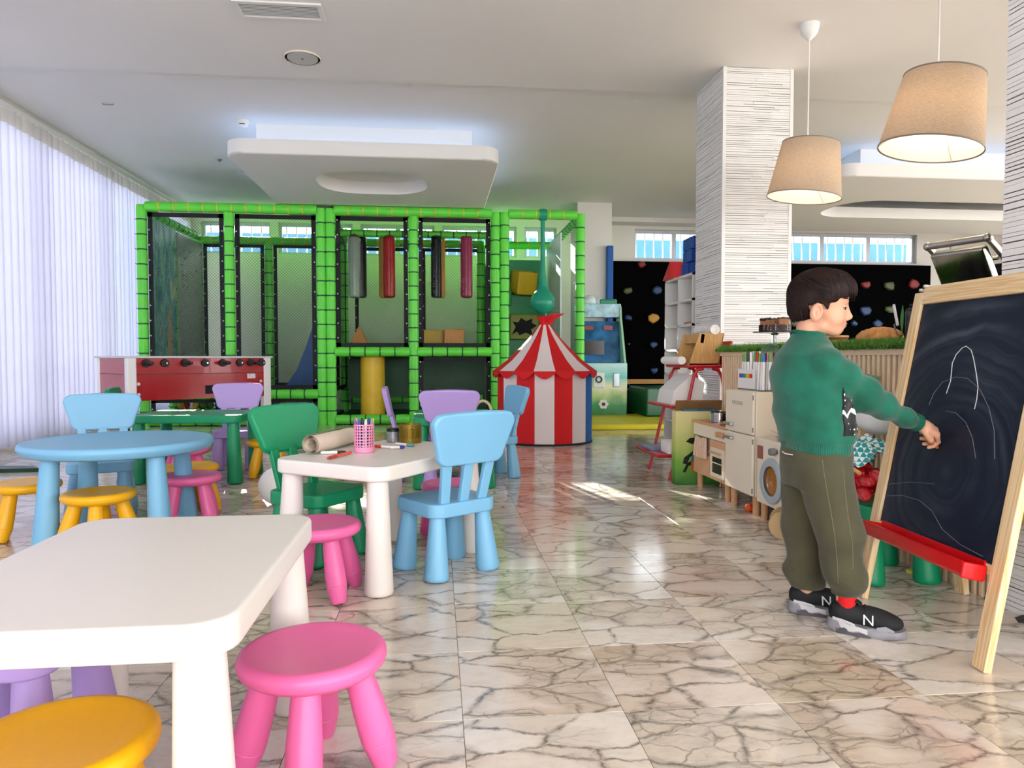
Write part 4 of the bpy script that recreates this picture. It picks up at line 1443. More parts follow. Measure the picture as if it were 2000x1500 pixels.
# kitchen unit
KX, KY0, KY1, KZ = 1.745, 4.125, 4.69, .455
kt = thing('toy_kitchen', 'wooden toy kitchen unit with oven, curtain and hob', 'toy kitchen', (KX, KY0, 0))
KW = KY1 - KY0
MB().span((.012, 0, .10), (.225, KW, KZ - .015)).build('body', CRM, kt, smooth=0)
MB().rbox((.108, KW / 2, KZ - .007), (.24, KW + .01, .016), .003, 1).build('worktop', BEECH, kt)
MB().span((.0, 0, .36), (.012, KW, KZ - .015)).build('control_panel', CRM2, kt, smooth=0)
for i in range(3):
    MB().cyl((0, .055 + i * .042, .40), (-.016, .055 + i * .042, .40), .019, .017, n=18).build('knob', BEECH, kt)
dl = MB().span((0, KW * .5, .105), (.012, KW - .004, .24)).build('door', wood('beech_front', 'e0b088', 'd29c70', 8.0, .5), kt, smooth=0)
MB().rbox((-.012, KW * .72, .215), (.012, .10, .012), .005, 2).build('handle', BEECH, dl)
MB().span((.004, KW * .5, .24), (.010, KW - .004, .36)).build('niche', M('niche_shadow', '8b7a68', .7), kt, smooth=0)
od = MB().span((0, .004, .105), (.012, KW * .49, .355)).build('oven_surround', wood('beech_front'), kt, smooth=0)
ov = MB().span((-.010, .03, .13), (.0, KW * .43, .31)).build('oven_door', CRM2, kt, smooth=0)
for z0, z1 in ((.155, .215), (.222, .255)):
    MB().span((-.012, .06, z0), (-.009, KW * .36, z1)).build('oven_window', M('oven_black', '15130f', .15), ov, smooth=0)
MB().rbox((-.026, KW * .23, .285), (.014, .17, .012), .005, 2).build('handle', BEECH, ov)
vs = []; n_ = 30
for i in range(n_ + 1):
    u = i / n_
    for z, am_ in ((.352, .004), (.29, .009), (.215, .012)):
        vs.append((-.010 + am_ * math.sin(u * 2 * PI * 5), KW * .54 + u * KW * .36 * (1 + .08 * (.352 - z) / .1), z + .004 * math.sin(u * 9)))
MB().raw(vs, [(i * 3 + j, (i + 1) * 3 + j, (i + 1) * 3 + j + 1, i * 3 + j + 1) for i in range(n_) for j in range(2)]).build('curtain', M('striped_cotton', 'd6b59a', .85, var=.12, vscale=90), kt, smooth=80)
for xx in (.03, .20):
    for yy in (.05, KW - .05):
        MB().cyl((xx, yy, 0), (xx, yy, .10), .018, .02, n=14).build('leg', BEECH, kt)
# pots and plates
pt = thing('toy_pot', 'small steel toy pot with dark handles on the toy kitchen', 'pot', (KX + .10, KY0 + .36, KZ + .001))
MB().lathe([(.055, 0), (.062, .004), (.062, .06), (.066, .062), (.066, .066), (.058, .066), (.058, .006), (.002, .005)], 28).build('body', M('chrome'), pt)
for s_ in (-1, 1):
    MB().tube([(-.01, s_ * .06, .05), (-.012, s_ * .085, .055), (.012, s_ * .085, .055), (.01, s_ * .06, .05)], .006, 8).build('handle', RUB, pt)
pn = thing('toy_pan', 'black toy frying pan leaning among the pots', 'pan', (KX + .17, KY0 + .17, KZ + .001))
MB().lathe([(.06, 0), (.075, .03), (.072, .03), (.056, .004), (.002, .003)], 26).build('body', M('black_enamel', '17181a', .3), pn)
MB().rbox((.0, .10, .035), (.016, .09, .010), .004, 2).build('handle', RUB, pn)
tag(MB().lathe([(.02, 0), (.042, .008), (.045, .012), (.04, .012), (.002, .006)], 24).build('toy_plate', M('pink_plate', 'e8a7a0', .4), None, (KX + .05, KY0 + .16, KZ + .001)), 'small pink toy plate on the toy kitchen', 'plate')

# printed box standing at the end of the kitchen
pb = thing('printed_box', 'upright yellow-green printed cardboard box beside the toy kitchen', 'box', (1.635, 4.735, 0))


def lime():
    m = bpy.data.materials.new('lime_print'); m.use_nodes = True
    t = NT(m); p = t.n['Principled BSDF']
    co = t.add('ShaderNodeTexCoord'); sp = t.add('ShaderNodeSeparateXYZ', {0: co.outputs['Object']})
    nz = t.add('ShaderNodeTexNoise', {'Vector': co.outputs['Object'], 'Scale': 9.0})
    f = t.math('ADD', sp.outputs[2], t.math('MULTIPLY', t.math('SUBTRACT', nz.outputs[0], .5), .12))
    t.put(p, 'Base Color', t.ramp(f, [(.0, lin('3c7d33')), (.14, lin('6fa83f')), (.28, lin('b8c46a')), (.5, lin('e3d69a'))]))
    p.inputs['Roughness'].default_value = .5
    return m


MB().rbox((.16, .045, .255), (.32, .09, .51), .004, 1).build('carton', lime(), pb)
EU = Euler((PI / 2, 0, 0)).to_matrix().to_4x4()
f1 = MB().prism([(.07, .30), (.10, .325), (.20, .33), (.20, .30), (.13, .295), (.12, .28)], .002, Matrix.Translation((0, .001, 0)) @ EU).prism([(.05, .15), (.08, .14), (.10, .19), (.13, .21), (.13, .24), (.09, .21), (.06, .19)], .002, Matrix.Translation((0, .001, 0)) @ EU).prism([(.05, .09), (.07, .085), (.09, .13), (.12, .14), (.12, .17), (.08, .15)], .002, Matrix.Translation((0, .001, 0)) @ EU)
f1.build('black_print', M('ink_black', '101010', .5), pb, smooth=0)
MB().prism([(.11, .17), (.13, .25), (.17, .27), (.17, .16)], .0025, Matrix.Translation((0, .001, 0)) @ EU).build('blue_print', M('ink_blue', '2a76b4', .5), pb, smooth=0)
MB().prism([(.11, .09), (.11, .165), (.17, .16), (.17, .08)], .0025, Matrix.Translation((0, .001, 0)) @ EU).build('orange_print', M('ink_orange', 'd2622a', .5), pb, smooth=0)
MB().rbox((.20, .07, .545), (.36, .02, .07), .003, 1, (.25, 0, 0)).build('lid_flap', M('kraft_card', '8a6238', .8, var=.1), pb)
MB().span((.05, .0, .511), (.30, .05, .522)).build('blue_liner', M('liner_blue', '2f6f92', .6), pb, smooth=0)

# washing machine
wm = thing('toy_washer', 'cream toy washing machine with grey ring and amber drum window', 'toy washer', (1.735, 3.36, 0))
WW, WZ_ = .345, .445
MB().rbox((.13, WW / 2, .095 + (WZ_ - .095) / 2), (.26, WW, WZ_ - .095), .006, 2).build('body', CRM2, wm)
Tr = TM((-.001, WW * .46, .235), (0, -PI / 2, 0))
MB().lathe([(.078, 0), (.118, 0), (.118, .012), (.112, .017), (.084, .017), (.078, .012)], 40, Tr, cap=False).build('door_ring', M('grey_blue_ring', 'a9b4ba', .4), wm)
MB().lathe([(.078, .003), (.05, .010), (.002, .013)], 32, Tr).build('drum_window', M('amber_acrylic', 'a5631c', .12, coat=.5), wm)
MB().span((-.004, WW - .075, .335), (.0, WW - .015, .405)).build('label_plate', M('rust_label', '9c5a4c', .5), wm, smooth=0)
MB().cyl((0, .115, .395), (-.014, .115, .395), .012, n=14).cyl((-.014, .115, .395), (-.04, .115, .395), .020, .018, n=18).build('knob', M('knob_grey', '7d7c7a', .4), wm)
for xx in (.03, .22):
    for yy in (.04, WW - .04):
        MB().cyl((xx, yy, 0), (xx, yy, .098), .017, .019, n=14).build('leg', BEECH, wm)
tpn = thing('toy_pan', 'flat steel toy pan with a red handle on the toy washer', 'pan', (1.81, 3.50, WZ_ + .001))
MB().lathe([(.05, 0), (.066, .022), (.063, .022), (.046, .004), (.002, .003)], 26).build('body', M('chrome'), tpn)
MB().rbox((.01, -.085, .022), (.016, .05, .012), .005, 2).build('handle', M('red_handle', 'd8262c', .35), tpn)
MB().cyl((0, .06, .022), (-.02, .15, .04), .003, n=8).build('spoon_rod', M('chrome'), tpn)
p = GZ(1452, 1000)
tag(MB().ball((0, 0, .024), .024, 18, 12).build('toy_ball', M('orange_rubber', 'e4561c', .5), None, (1.765, 3.86, 0)), 'small orange ball under the toy fridge', 'ball')

# toy cart with a round wooden wheel beside the child
p = GZ(1529, 1053)
tc = thing('toy_cart', 'toy cart with tan wheel and sage body beside the toy washer', 'toy cart', (p[0], p[1], 0), math.radians(-16))
for yy in (0, .13):
    MB().cyl((.0 if yy == 0 else .03, yy, .066), (.0 if yy == 0 else .03, yy + .014, .066), .066, n=32).build('wheel', M('tan_board', 'cba878', .5), tc)
MB().rbox((.075, -.045, .125), (.16, .08, .12), .006, 2).build('body', M('sage_paint', '7d9a7e', .5), tc)
MB().rbox((.085, -.045, .215), (.14, .07, .06), .005, 1).build('tray', CRM2, tc)
MB().cyl((.0, -.02, .066), (.03, .145, .066), .006, n=8).build('axle', BEECH, tc)

# toy market stand behind the child
ms = thing('toy_stand', 'pale wooden toy stand behind the child with a sage top board', 'toy stand', (1.895, 3.02, 0))
for yy in (0, .30):
    MB().rbox((.02, yy, .395), (.055, .03, .79), .003, 1).build('post', PINE, ms)
MB().rbox((.02, .15, .797), (.11, .38, .014), .003, 1, (0, .18, 0)).build('top_board', M('sage_paint'), ms)
MB().rbox((.02, .15, .46), (.09, .30, .014), .003, 1).build('shelf', PINEY, ms)
for yy in (-.016,):
    MB().cyl((.02, yy, .765), (.02, yy - .006, .765), .008, n=10).build('screw', M('copper', 'c08060', .3, .8), ms)
tag(MB().ball((0, 0, .05), .05, 18, 12, (.9, 2.0, 1.0)).build('toy_bag', M('black_bag', '1b191b', .35, bump=.5, bscale=40), None, (1.905, 3.17, .468)), 'black bag lying on the shelf of the toy stand', 'bag')
# things on the green chair behind the easel
rbg = thing('toy_basket', 'glossy red bag of toys on the green chair behind the easel', 'toy bag', (1.745, 2.70, .306))
rr = random.Random(8); mb = MB()
for i in range(26):
    mb.ball((rr.uniform(-.10, .08), rr.uniform(-.11, .11), rr.uniform(.03, .14)), rr.uniform(.02, .042), 12, 8, (.7, 1.7, .9), (rr.random(), rr.random(), 0))
mb.build('bundle', M('red_gloss', 'c30d1a', .18, coat=.5), rbg)
MB().tube([(-.1, -.09, .12), (-.12, -.02, .15), (-.11, .07, .13), (-.08, .11, .10)], .008, 8).build('cord', M('gold_cord', 'cfa65c', .4), rbg)
cl = thing('checked_cloth', 'teal and white checked cloth over the red bag', 'cloth', (1.75, 2.74, .306 + .195))


def check():
    m = bpy.data.materials.new('teal_check'); m.use_nodes = True
    t = NT(m); p = t.n['Principled BSDF']
    co = t.add('ShaderNodeTexCoord')
    c = t.add('ShaderNodeTexChecker', {'Vector': co.outputs['Object'], 'Color1': lin('e9f3f2'), 'Color2': lin('2c9a97'), 'Scale': 55.0})
    t.put(p, 'Base Color', c.outputs[0]); p.inputs['Roughness'].default_value = .8
    return m


vs = []; n_ = 14
for i in range(n_ + 1):
    for j in range(n_ + 1):
        u, v = i / n_ * 2 - 1, j / n_ * 2 - 1
        vs.append((u * .10, v * .11, .05 - .06 * (u * u + v * v) + .012 * math.sin(u * 7 + v * 3) + .008 * math.sin(v * 11)))
MB().raw(vs, [(i * (n_ + 1) + j, (i + 1) * (n_ + 1) + j, (i + 1) * (n_ + 1) + j + 1, i * (n_ + 1) + j + 1) for i in range(n_) for j in range(n_)]).build('cloth', check(), cl, smooth=80)
tag(MB().lathe([(.03, 0), (.07, .02), (.095, .06), (.09, .06), (.06, .02), (.002, .006)], 28, TM((0, 0, 0), (0, .35, 0))).build('white_bowl', WHITE, None, (1.83, 2.83, .56)), 'white bowl tipped on top of the checked cloth', 'bowl')
p = GZ(1785, 1122)
tag(MB().rbox((0, 0, .008), (.016, .055, .016), .002, 1).build('toy_brick', M('yellow_note', 'e3dd5a', .5), None, (p[0], p[1], 0), (0, 0, .5)), 'small yellow stick lying on the floor behind the easel', 'stick')
p = GZ(1992, 1206)
tag(MB().prism([(0, 0), (.14, 0), (.14, .03), (.02, .012)], .05, EU).build('door_wedge', M('black_rubber'), None, (p[0] - .02, p[1], 0), (0, 0, -.5)), 'black rubber wedge at the foot of the right pillar', 'wedge')

# ================================================================ shelf and red step chair by the column
SHW = M('shelf_white', 'e9e6e1', .4)
sh = thing('cube_shelf', 'white open cube shelf behind the stone column', 'shelf', (2.34, 6.36, 0))
SHL, SHH, SHD = .78, 1.66, .38
for yy in (0, SHL / 2, SHL):
    MB().span((0, yy - .012, 0), (SHD, yy + .012, SHH)).build('upright', SHW, sh, smooth=0)
for i in range(8):
    z = i * (SHH - .02) / 7
    MB().span((0, -.012, z), (SHD, SHL + .012, z + .022)).build('shelf_board', SHW, sh, smooth=0)
MB().span((SHD - .01, 0, 0), (SHD, SHL, SHH)).build('back_board', M('shelf_back', 'd8d2c8', .5), sh, smooth=0)
tag(MB().rbox((0, 0, .012), (.2, .26, .024), .003, 1).build('flat_box', M('terracotta_card', 'b98068', .6), None, (2.48, 6.56, .02 + 5 * (SHH - .02) / 7 + .003)), 'flat reddish box lying in the white shelf', 'box')
bf = M('royal_blue_foam', '123f9a', .5, var=.1)
rr = random.Random(6)
bt_ = thing('toy_block_tower', 'tower of dark blue foam blocks on the white shelf', 'foam blocks', (2.46, 6.62, SHH + .002))
for k in range(3):
    for j in range(2):
        MB().rbox((rr.uniform(-.02, .02), -.07 + j * .15 + rr.uniform(-.02, .02), .06 + k * .12), (.16, .14, .118), .008, 2, (0, 0, rr.uniform(-.15, .15))).build('block', bf, bt_)
tag(MB().prism([(-.12, 0), (.10, 0), (.10, .17)], .14, EU).build('foam_wedge', M('red_foam', 'd3222a', .5), None, (2.45, 7.02, SHH + .002), (0, 0, -PI / 2), smooth=0), 'red foam wedge on the white shelf beside the blue blocks', 'foam wedge')

RP = M('red_painted_metal', 'b5121c', .35)
rc = thing('step_chair', 'tall red metal step chair with two footboards beside the column', 'step chair', (1.64, 4.93, 0))
yA, yB = .0, .50
# side frames: raked front leg and rear leg of tube, seen from the left
for yy in (yA, yB):
    MB().tube([(0.02, yy, 0.0), (.06, yy, .16), (.145, yy, .52), (.19, yy, .74), (.215, yy, .79), (.26, yy, .80)], .013, 8).build('front_leg', RP, rc)
    MB().tube([(.46, yy, .0), (.44, yy, .50), (.40, yy, .74), (.37, yy, .79), (.33, yy, .80)], .013, 8).build('rear_leg', RP, rc)
MB().rbox((.30, .25, .815), (.30, .52, .022), .008, 2).build('seat', RP, rc)
MB().rbox((.455, .25, .90), (.022, .50, .20), .008, 2, (0, math.radians(10), 0)).build('backrest', RP, rc)
MB().rbox((.03, .25, .175), (.22, .56, .02), .006, 2).build('footboard', RP, rc)
MB().rbox((.11, .25, .525), (.20, .56, .02), .006, 2).build('footboard', RP, rc)
for z, x in ((.14, .45), (.5, .44)):
    MB().cyl((x, yA, z), (x, yB, z), .009, n=8).build('stretcher', RP, rc)
X0, Y0 = 1.64, 4.93
KR = wood('kraft_box', 'd0a468', 'b98a4f', 3.0, .8)
db = thing('cardboard_dispenser', 'open cardboard box with paper rolls on the red step chair', 'cardboard box', (X0 + .28, Y0 + .24, .827))
PR_ = [(-.13, 0), (.13, 0), (.17, .20), (.02, .20), (-.13, .05)]
for yy in (-.17, .16):
    MB().prism([(-.10, 0), (.12, 0), (.16, .23), (-.02, .23)], .012, Matrix.Translation((0, yy + .012, 0)) @ EU).build('side_wall', KR, db, smooth=0)
MB().rbox((.14, -.005, .115), (.01, .33, .23), .002, 1, (0, .17, 0)).build('back_wall', KR, db)
MB().span((-.11, -.17, .0), (.13, .17, .008)).build('bottom', KR, db, smooth=0)
MB().rbox((.0, -.005, .19), (.03, .33, .07), .003, 1, (0, .15, 0)).build('front_band', KR, db)
MB().cyl((.09, -.18, .255), (.09, .17, .255), .036, n=20).build('paper_roll', M('printed_paper', 'ece6df', .6, var=.15, vscale=30), db)
tag(MB().cyl((0, -.2, .03), (0, .2, .03), .03, n=18).build('paper_roll', M('white_paper', 'f0ece6', .6), None, (X0 + .13, Y0 + .28, .827)), 'white paper roll in front of the cardboard box', 'paper roll')
wbag = MB()
wbag.prism([(-.10, 0), (.13, 0), (.15, .16), (.05, .22), (-.08, .10)], .34, Matrix.Translation((0, .17, 0)) @ EU)
tag(wbag.build('paper_parcel', M('white_paper'), None, (X0 + .16, Y0 + .27, .536), smooth=0), 'white paper parcel on the upper footboard', 'parcel')
tag(MB().rbox((0, 0, .008), (.16, .26, .016), .002, 1).build('magazine', M('magazine_cover', '6f84a8', .35, var=.3, vscale=20), None, (X0 + .02, Y0 + .34, .186)), 'bluish magazine on the lower footboard', 'magazine')
tag(MB().rbox((0, 0, .045), (.11, .17, .09), .004, 1).build('tissue_box', M('white_card'), None, (X0 + .06, Y0 + .08, .186)), 'white box on the lower footboard', 'box')

# ================================================================ things on the drawing table
ZT = .482
KR2 = M('cream_paper', 'e6d6c2', .7, var=.05, vscale=20)
pa, pb_ = GZ(607, 868, ZT + .042), GZ(700, 846, ZT + .042)
pv = Vector(pb_) - Vector(pa); Lr = .36
rl = thing('paper_roll', 'roll of cream drawing paper on the white table', 'paper roll', (pa[0], pa[1], ZT), math.atan2(pv.y, pv.x))
for i in range(1):
    vs = []; fs = []; N_ = 70
    for k in range(N_ + 1):
        th = k / N_ * 2 * PI * 3.2; q = .040 - .016 * (1 - k / N_) if True else 0
        for x in (0, Lr):
            vs.append((x, q * math.cos(th), .0415 + q * math.sin(th)))
    MB().raw(vs, [(2 * k, 2 * k + 1, 2 * k + 3, 2 * k + 2) for k in range(N_)]).build('sheet', KR2, rl, smooth=80)
MB().box((.235, -.012, .082), (.02, .006, .001), (.3, 0, .4)).build('ink_mark', M('ink_black'), rl, smooth=0)
cp_ = GZ(710, 884, ZT)
cup = thing('pen_cup', 'pink lattice pen cup on the white table', 'pen cup', (cp_[0], cp_[1] + .03, ZT))
PKM = M('soft_pink_plastic', 'ef93b6', .4)
ch, crd = .112, .041
mb = MB()
for i in range(20):
    a = i * 2 * PI / 20
    mb.box((crd * math.cos(a), crd * math.sin(a), ch / 2), (.0022, .0042, ch), (0, 0, a))
for z in np.arange(.026, ch, .0125):
    mb.lathe([(crd - .0012, z), (crd + .0012, z), (crd + .0012, z + .0042), (crd - .0012, z + .0042), (crd - .0012, z)], 26, cap=False)
stuff(mb.build('lattice', PKM, cup, smooth=0))
MB().lathe([(.002, 0), (crd, 0), (crd + .0015, .003), (crd + .0015, .022), (crd - .002, .022), (crd - .002, .003), (.002, .003)], 30).build('base_band', PKM, cup)
MB().lathe([(crd - .002, ch), (crd + .002, ch), (crd + .002, ch + .005), (crd - .002, ch + .005), (crd - .002, ch)], 30, cap=False).build('rim', PKM, cup)


def pen(label, col, loc, rot, L=.135, r=.0055, capc=None, grp='felt pens'):
    p = thing('felt_pen', label, 'pen', loc, 0, grp)
    p.rotation_euler = rot
    MB().lathe([(r * .5, 0), (r, .004), (r, L * .68)], 12).build('barrel', M('pen_' + col, col, .35), p)
    c = capc or col
    MB().lathe([(r * 1.12, L * .66), (r * 1.15, L * .9), (r * .7, L)], 12).build('cap', M('pen_' + c, c, .35), p)


rr = random.Random(12)
for i, (c, nm) in enumerate((('e9c932', 'yellow'), ('1c2f86', 'dark blue'), ('15151a', 'black'), ('e59ab0', 'pink'), ('8a4a8a', 'violet'), ('2a53a8', 'blue'), ('d8d2c8', 'white'), ('8a8f96', 'grey'))):
    a = i * 2 * PI / 8 + .3
    pen(nm + ' pen standing in the pink pen cup', c, (cp_[0] + .020 * math.cos(a), cp_[1] + .03 + .020 * math.sin(a), ZT + .006), (-.14 * math.sin(a), .14 * math.cos(a), 0), grp='pens in the pink cup')


def lay(px0, py0, px1, py1, label, c, capc):
    a, b = GZ(px0, py0, ZT + .007), GZ(px1, py1, ZT + .007)
    d = Vector(b) - Vector(a)
    pen(label, c, (a[0], a[1], ZT + .0068), (PI / 2, 0, math.atan2(d.y, d.x) + PI / 2), L=d.length, r=.0062, capc=capc, grp='markers lying on the white table')


lay(626, 884, 676, 883, 'white marker with long black cap beside the paper roll', 'efe9e4', '1d1416')
lay(686, 883, 640, 895, 'thin red marker at the edge of the white table', 'dd5a44', 'b33a2a')
lay(776, 874, 730, 871, 'white marker with red cap behind the pink cup', 'efe9e4', 'e0442c')
lay(762, 874, 790, 873, 'white marker with blue cap beside the red-capped one', 'efe9e4', '232f8e')
lay(772, 866, 808, 870, 'white marker with teal end near the gold basket', 'efe9e4', '4f97a6')
p = GZ(767, 864, ZT)
tn = thing('small_tin', 'small black and silver tin on the white table', 'tin', (p[0], p[1] + .02, ZT))
MB().lathe([(.002, 0), (.028, 0), (.029, .002), (.029, .05), (.027, .052), (.002, .05)], 26).build('body', M('silver_print', '9b9ba0', .3, .4, var=.3, vscale=60), tn)
MB().lathe([(.0295, .05), (.0295, .064), (.027, .065), (.002, .062)], 26).build('lid', M('tin_black', '18181b', .3), tn)
p = GZ(801, 866, ZT)
gb = thing('wire_basket', 'gold mesh basket on the white table', 'basket', (p[0], p[1] + .045, ZT))
GLD = M('gold_wire', '8f7420', .35, .6)
mb = MB(); gr_, gh_ = .051, .086
for i in range(44):
    a = i * 2 * PI / 44
    mb.box((gr_ * math.cos(a), gr_ * math.sin(a), gh_ / 2), (.0015, .0026, gh_), (0, 0, a))
for z in np.arange(.004, gh_, .0072):
    mb.lathe([(gr_ - .001, z), (gr_ + .001, z), (gr_ + .001, z + .003), (gr_ - .001, z + .003), (gr_ - .001, z)], 30, cap=False)
stuff(mb.build('mesh_side', GLD, gb, smooth=0))
MB().lathe([(.002, 0), (gr_, 0), (gr_ + .001, .022), (gr_ - .001, .022), (gr_ - .001, .003), (.002, .003)], 30).build('base', GLD, gb)
MB().cyl((0, 0, .004), (0, 0, .06), .044, n=20).build('wool_ball', M('ochre_filling', '6a5312', .9), gb)
# arch toy on the middle green table
tag(MB().tube([(.06 * math.cos(a), 0, .0 + .085 * math.sin(a)) for a in np.linspace(0, PI, 14)], .011, 10).build('wooden_arch', M('beige_wood', 'd8c3a0', .5), None, (.33, 5.10, .482)), 'small beige wooden arch on the middle green table', 'toy arch')

# ================================================================ chalkboard easel
EA, EB = Vector((1.552, 2.44, 0)), Vector((1.521, 1.822, 0))
eu = (EA - EB).normalized(); EW = (EA - EB).length
HT = 1.135
lean = Vector((.232, .02, HT))            # from the foot to the apex
en = eu.cross(lean).normalized()
if en.x > 0:
    en = -en                               # towards the child
el = lean.normalized()
ez = thing('chalkboard_easel', 'pine easel with dark chalkboard and red chalk tray', 'easel', (EB.x, EB.y, 0))
EO = EB.copy()


def EP(u, v, w=0.0):      # along the board, up the board, out of the board; metres, local to the easel
    return eu * u + el * v + en * w


RM_ = Matrix((eu, el, en)).transposed()
EL = lean.length


def ebox(name, u0, u1, v0, v1, w0, w1, mat, parent=ez, bev=.003):
    c = EP((u0 + u1) / 2, (v0 + v1) / 2, (w0 + w1) / 2)
    return MB().rbox(c, (u1 - u0, v1 - v0, w1 - w0), bev, 2, RM_).build(name, mat, parent)


def pine_along(name, vec):
    if name in MATS:
        return MATS[name]
    m = bpy.data.materials.new(name); m.use_nodes = True
    t = NT(m); p = t.n['Principled BSDF']
    co = t.add('ShaderNodeTexCoord')
    q = Vector(vec).to_track_quat('Z', 'Y').inverted().to_euler()
    mp0 = t.add('ShaderNodeMapping', {'Vector': co.outputs['Object'], 'Rotation': tuple(q)})
    mp = t.add('ShaderNodeMapping', {'Vector': mp0, 'Scale': (22, 22, 1.1)})
    n1 = t.add('ShaderNodeTexNoise', {'Vector': mp, 'Scale': 1.0, 'Detail': 3.0, 'Distortion': .4})
    w = t.math('ABSOLUTE', t.math('SUBTRACT', t.math('FRACT', t.math('MULTIPLY', n1.outputs[0], 9.0)), .5))
    t.put(p, 'Base Color', t.mix(t.math('MULTIPLY', w, 1.7, True), lin('f2d9ae'), lin('dfae6c')))
    p.inputs['Roughness'].default_value = .45
    MATS[name] = m
    return m


PV = pine_along('pine_upright', lean)
PU = pine_along('pine_across', eu)
lw = .05
ebox('leg', -lw / 2, lw / 2, 0, EL, -.012, .012, PV)
ebox('leg', EW - lw / 2, EW + lw / 2, 0, EL - .02, -.012, .012, PV)
ebox('top_bar', lw / 2, EW - lw / 2, EL - .065, EL, -.010, .012, PU)
ebox('bottom_bar', lw / 2, EW - lw / 2, .262, .292, -.010, .010, PU)


def slate():
    m = bpy.data.materials.new('chalkboard'); m.use_nodes = True
    t = NT(m); p = t.n['Principled BSDF']
    co = t.add('ShaderNodeTexCoord')
    # wiped arcs of chalk dust around the middle of the board
    off = t.add('ShaderNodeVectorMath', {0: co.outputs['Object'], 1: tuple(EP(.30, .52))}, operation='SUBTRACT')
    nz = t.add('ShaderNodeTexNoise', {'Vector': co.outputs['Object'], 'Scale': 4.0, 'Detail': 3.0})
    dd = t.add('ShaderNodeVectorMath', {0: off}, operation='LENGTH')
    rr_ = t.math('ADD', t.math('MULTIPLY', dd.outputs['Value'], 16.0), t.math('MULTIPLY', nz.outputs[0], 1.6))
    n2 = t.add('ShaderNodeTexNoise', {'W': rr_, 'Scale': 1.6, 'Detail': 4.0}, noise_dimensions='1D')
    f = t.math('MULTIPLY', t.ramp(n2.outputs[0], [(.40, (0, 0, 0)), (.75, (1, 1, 1))]), t.ramp(nz.outputs[0], [(.38, (0, 0, 0)), (.7, (1, 1, 1))]))
    t.put(p, 'Base Color', t.mix(t.math('MULTIPLY', f, .34), lin('141c30'), lin('6f7988')))
    p.inputs['Roughness'].default_value = .5
    p.inputs['Specular IOR Level'].default_value = .3
    return m


bd = ebox('chalkboard', lw / 2 - .004, EW - lw / 2 + .004, .285, EL - .06, -.006, .002, slate(), bev=.001)
CH = M('chalk', 'd8dade', .9)


def board_uv(px, py):
    r = Vector(ray(px, py)); o = Vector(_C) - EO
    k = -(o.dot(en)) / r.dot(en)
    q = o + r * k
    return q.dot(eu), q.dot(el)


def chalk(pts, r, mat=CH):
    q = [EP(*board_uv(x, y), .003) for x, y in pts]
    return MB().tube(q, r, 5).build('chalk_line', mat, bd)


chalk([(1857, 775), (1866, 750), (1870, 715), (1878, 698), (1890, 685), (1898, 681), (1908, 688), (1913, 705), (1918, 735), (1921, 760), (1918, 785), (1913, 804)], .0013)
CF = M('faint_chalk', '6b7484', .9)
chalk([(1822, 798), (1832, 775), (1850, 753), (1875, 742), (1900, 744), (1925, 765), (1942, 800), (1952, 845), (1952, 900)], .0011, CF)
chalk([(1855, 810), (1875, 812), (1895, 830), (1908, 860), (1914, 900)], .0011, CF)
chalk([(1735, 978), (1765, 976), (1800, 985), (1825, 1005), (1845, 1040), (1880, 1068), (1925, 1090)], .0012, CF)
chalk([(1740, 955), (1780, 950), (1830, 952)], .001, CF)
# tray
TRD_ = M('red_tray_plastic', 'd90d16', .3)
prof = [(.0, -.012), (.056, -.010), (.070, .004), (.074, .036), (.066, .038), (.058, .018), (.006, .016), (.006, .050), (0, .050)]
tv = []
for u in (.045, EW - .06):
    tv += [EP(u, .248 + b_, .012 + a_) for a_, b_ in prof]
n_ = len(prof)
MB().raw(tv, [(i, (i + 1) % n_, n_ + (i + 1) % n_, n_ + i) for i in range(n_)] + [tuple(range(n_)), tuple(range(2 * n_ - 1, n_ - 1, -1))]).build('chalk_tray', TRD_, ez)
for u0 in (.033, EW - .062):
    ebox('tray_end', u0, u0 + .014, .238, .286, .012, .084, TRD_, bev=.006)
# rear half of the easel
AP = lean + Vector((.02, 0, -.02))
for u in (0, EW):
    f0 = eu * u + Vector((.40, 0, 0)); f1 = eu * u + AP
    d = f1 - f0
    MB().rbox((f0 + f1) / 2, (.024, lw, d.length), .003, 2, Matrix((Vector((d.z, 0, -d.x)).normalized(), Vector((0, 1, 0)), d.normalized())).transposed()).build('rear_leg', PV, ez)
def RPt(u, s):            # on the rear face, s from foot to apex
    return eu * u + Vector((.40, 0, 0)).lerp(AP, s)
for s0, s1, nm, mt in ((.36, .92, 'rear_board', M('brown_hardboard', '7b4f2a', .6)), (.31, .36, 'rear_bar', PU)):
    a, b = RPt(lw / 2, s0), RPt(EW - lw / 2, s1)
    q = [RPt(lw / 2, s0), RPt(EW - lw / 2, s0), RPt(EW - lw / 2, s1), RPt(lw / 2, s1)]
    o_ = Vector((.008, 0, .003))
    MB().raw([p_ - o_ for p_ in q] + [p_ + o_ for p_ in q], [(0, 1, 2, 3), (7, 6, 5, 4), (0, 4, 5, 1), (1, 5, 6, 2), (2, 6, 7, 3), (3, 7, 4, 0)]).build(nm, mt, ez, smooth=0)
c_ = RPt(EW / 2, .40)
MB().rbox(c_ + Vector((.035, 0, 0)), (.06, EW - lw, .045), .012, 2, (0, 0, -.05)).build('rear_tray', TRD_, ez)
MB().cyl(EP(EW - .02, EL, 0), EP(EW - .02, EL + .008, 0), .012, n=12).cyl(EP(EW + .004, EL - .012, 0), EP(EW + .004, EL - .004, 0), .010, n=12).build('hinge_cap', M('white_wire'), ez)
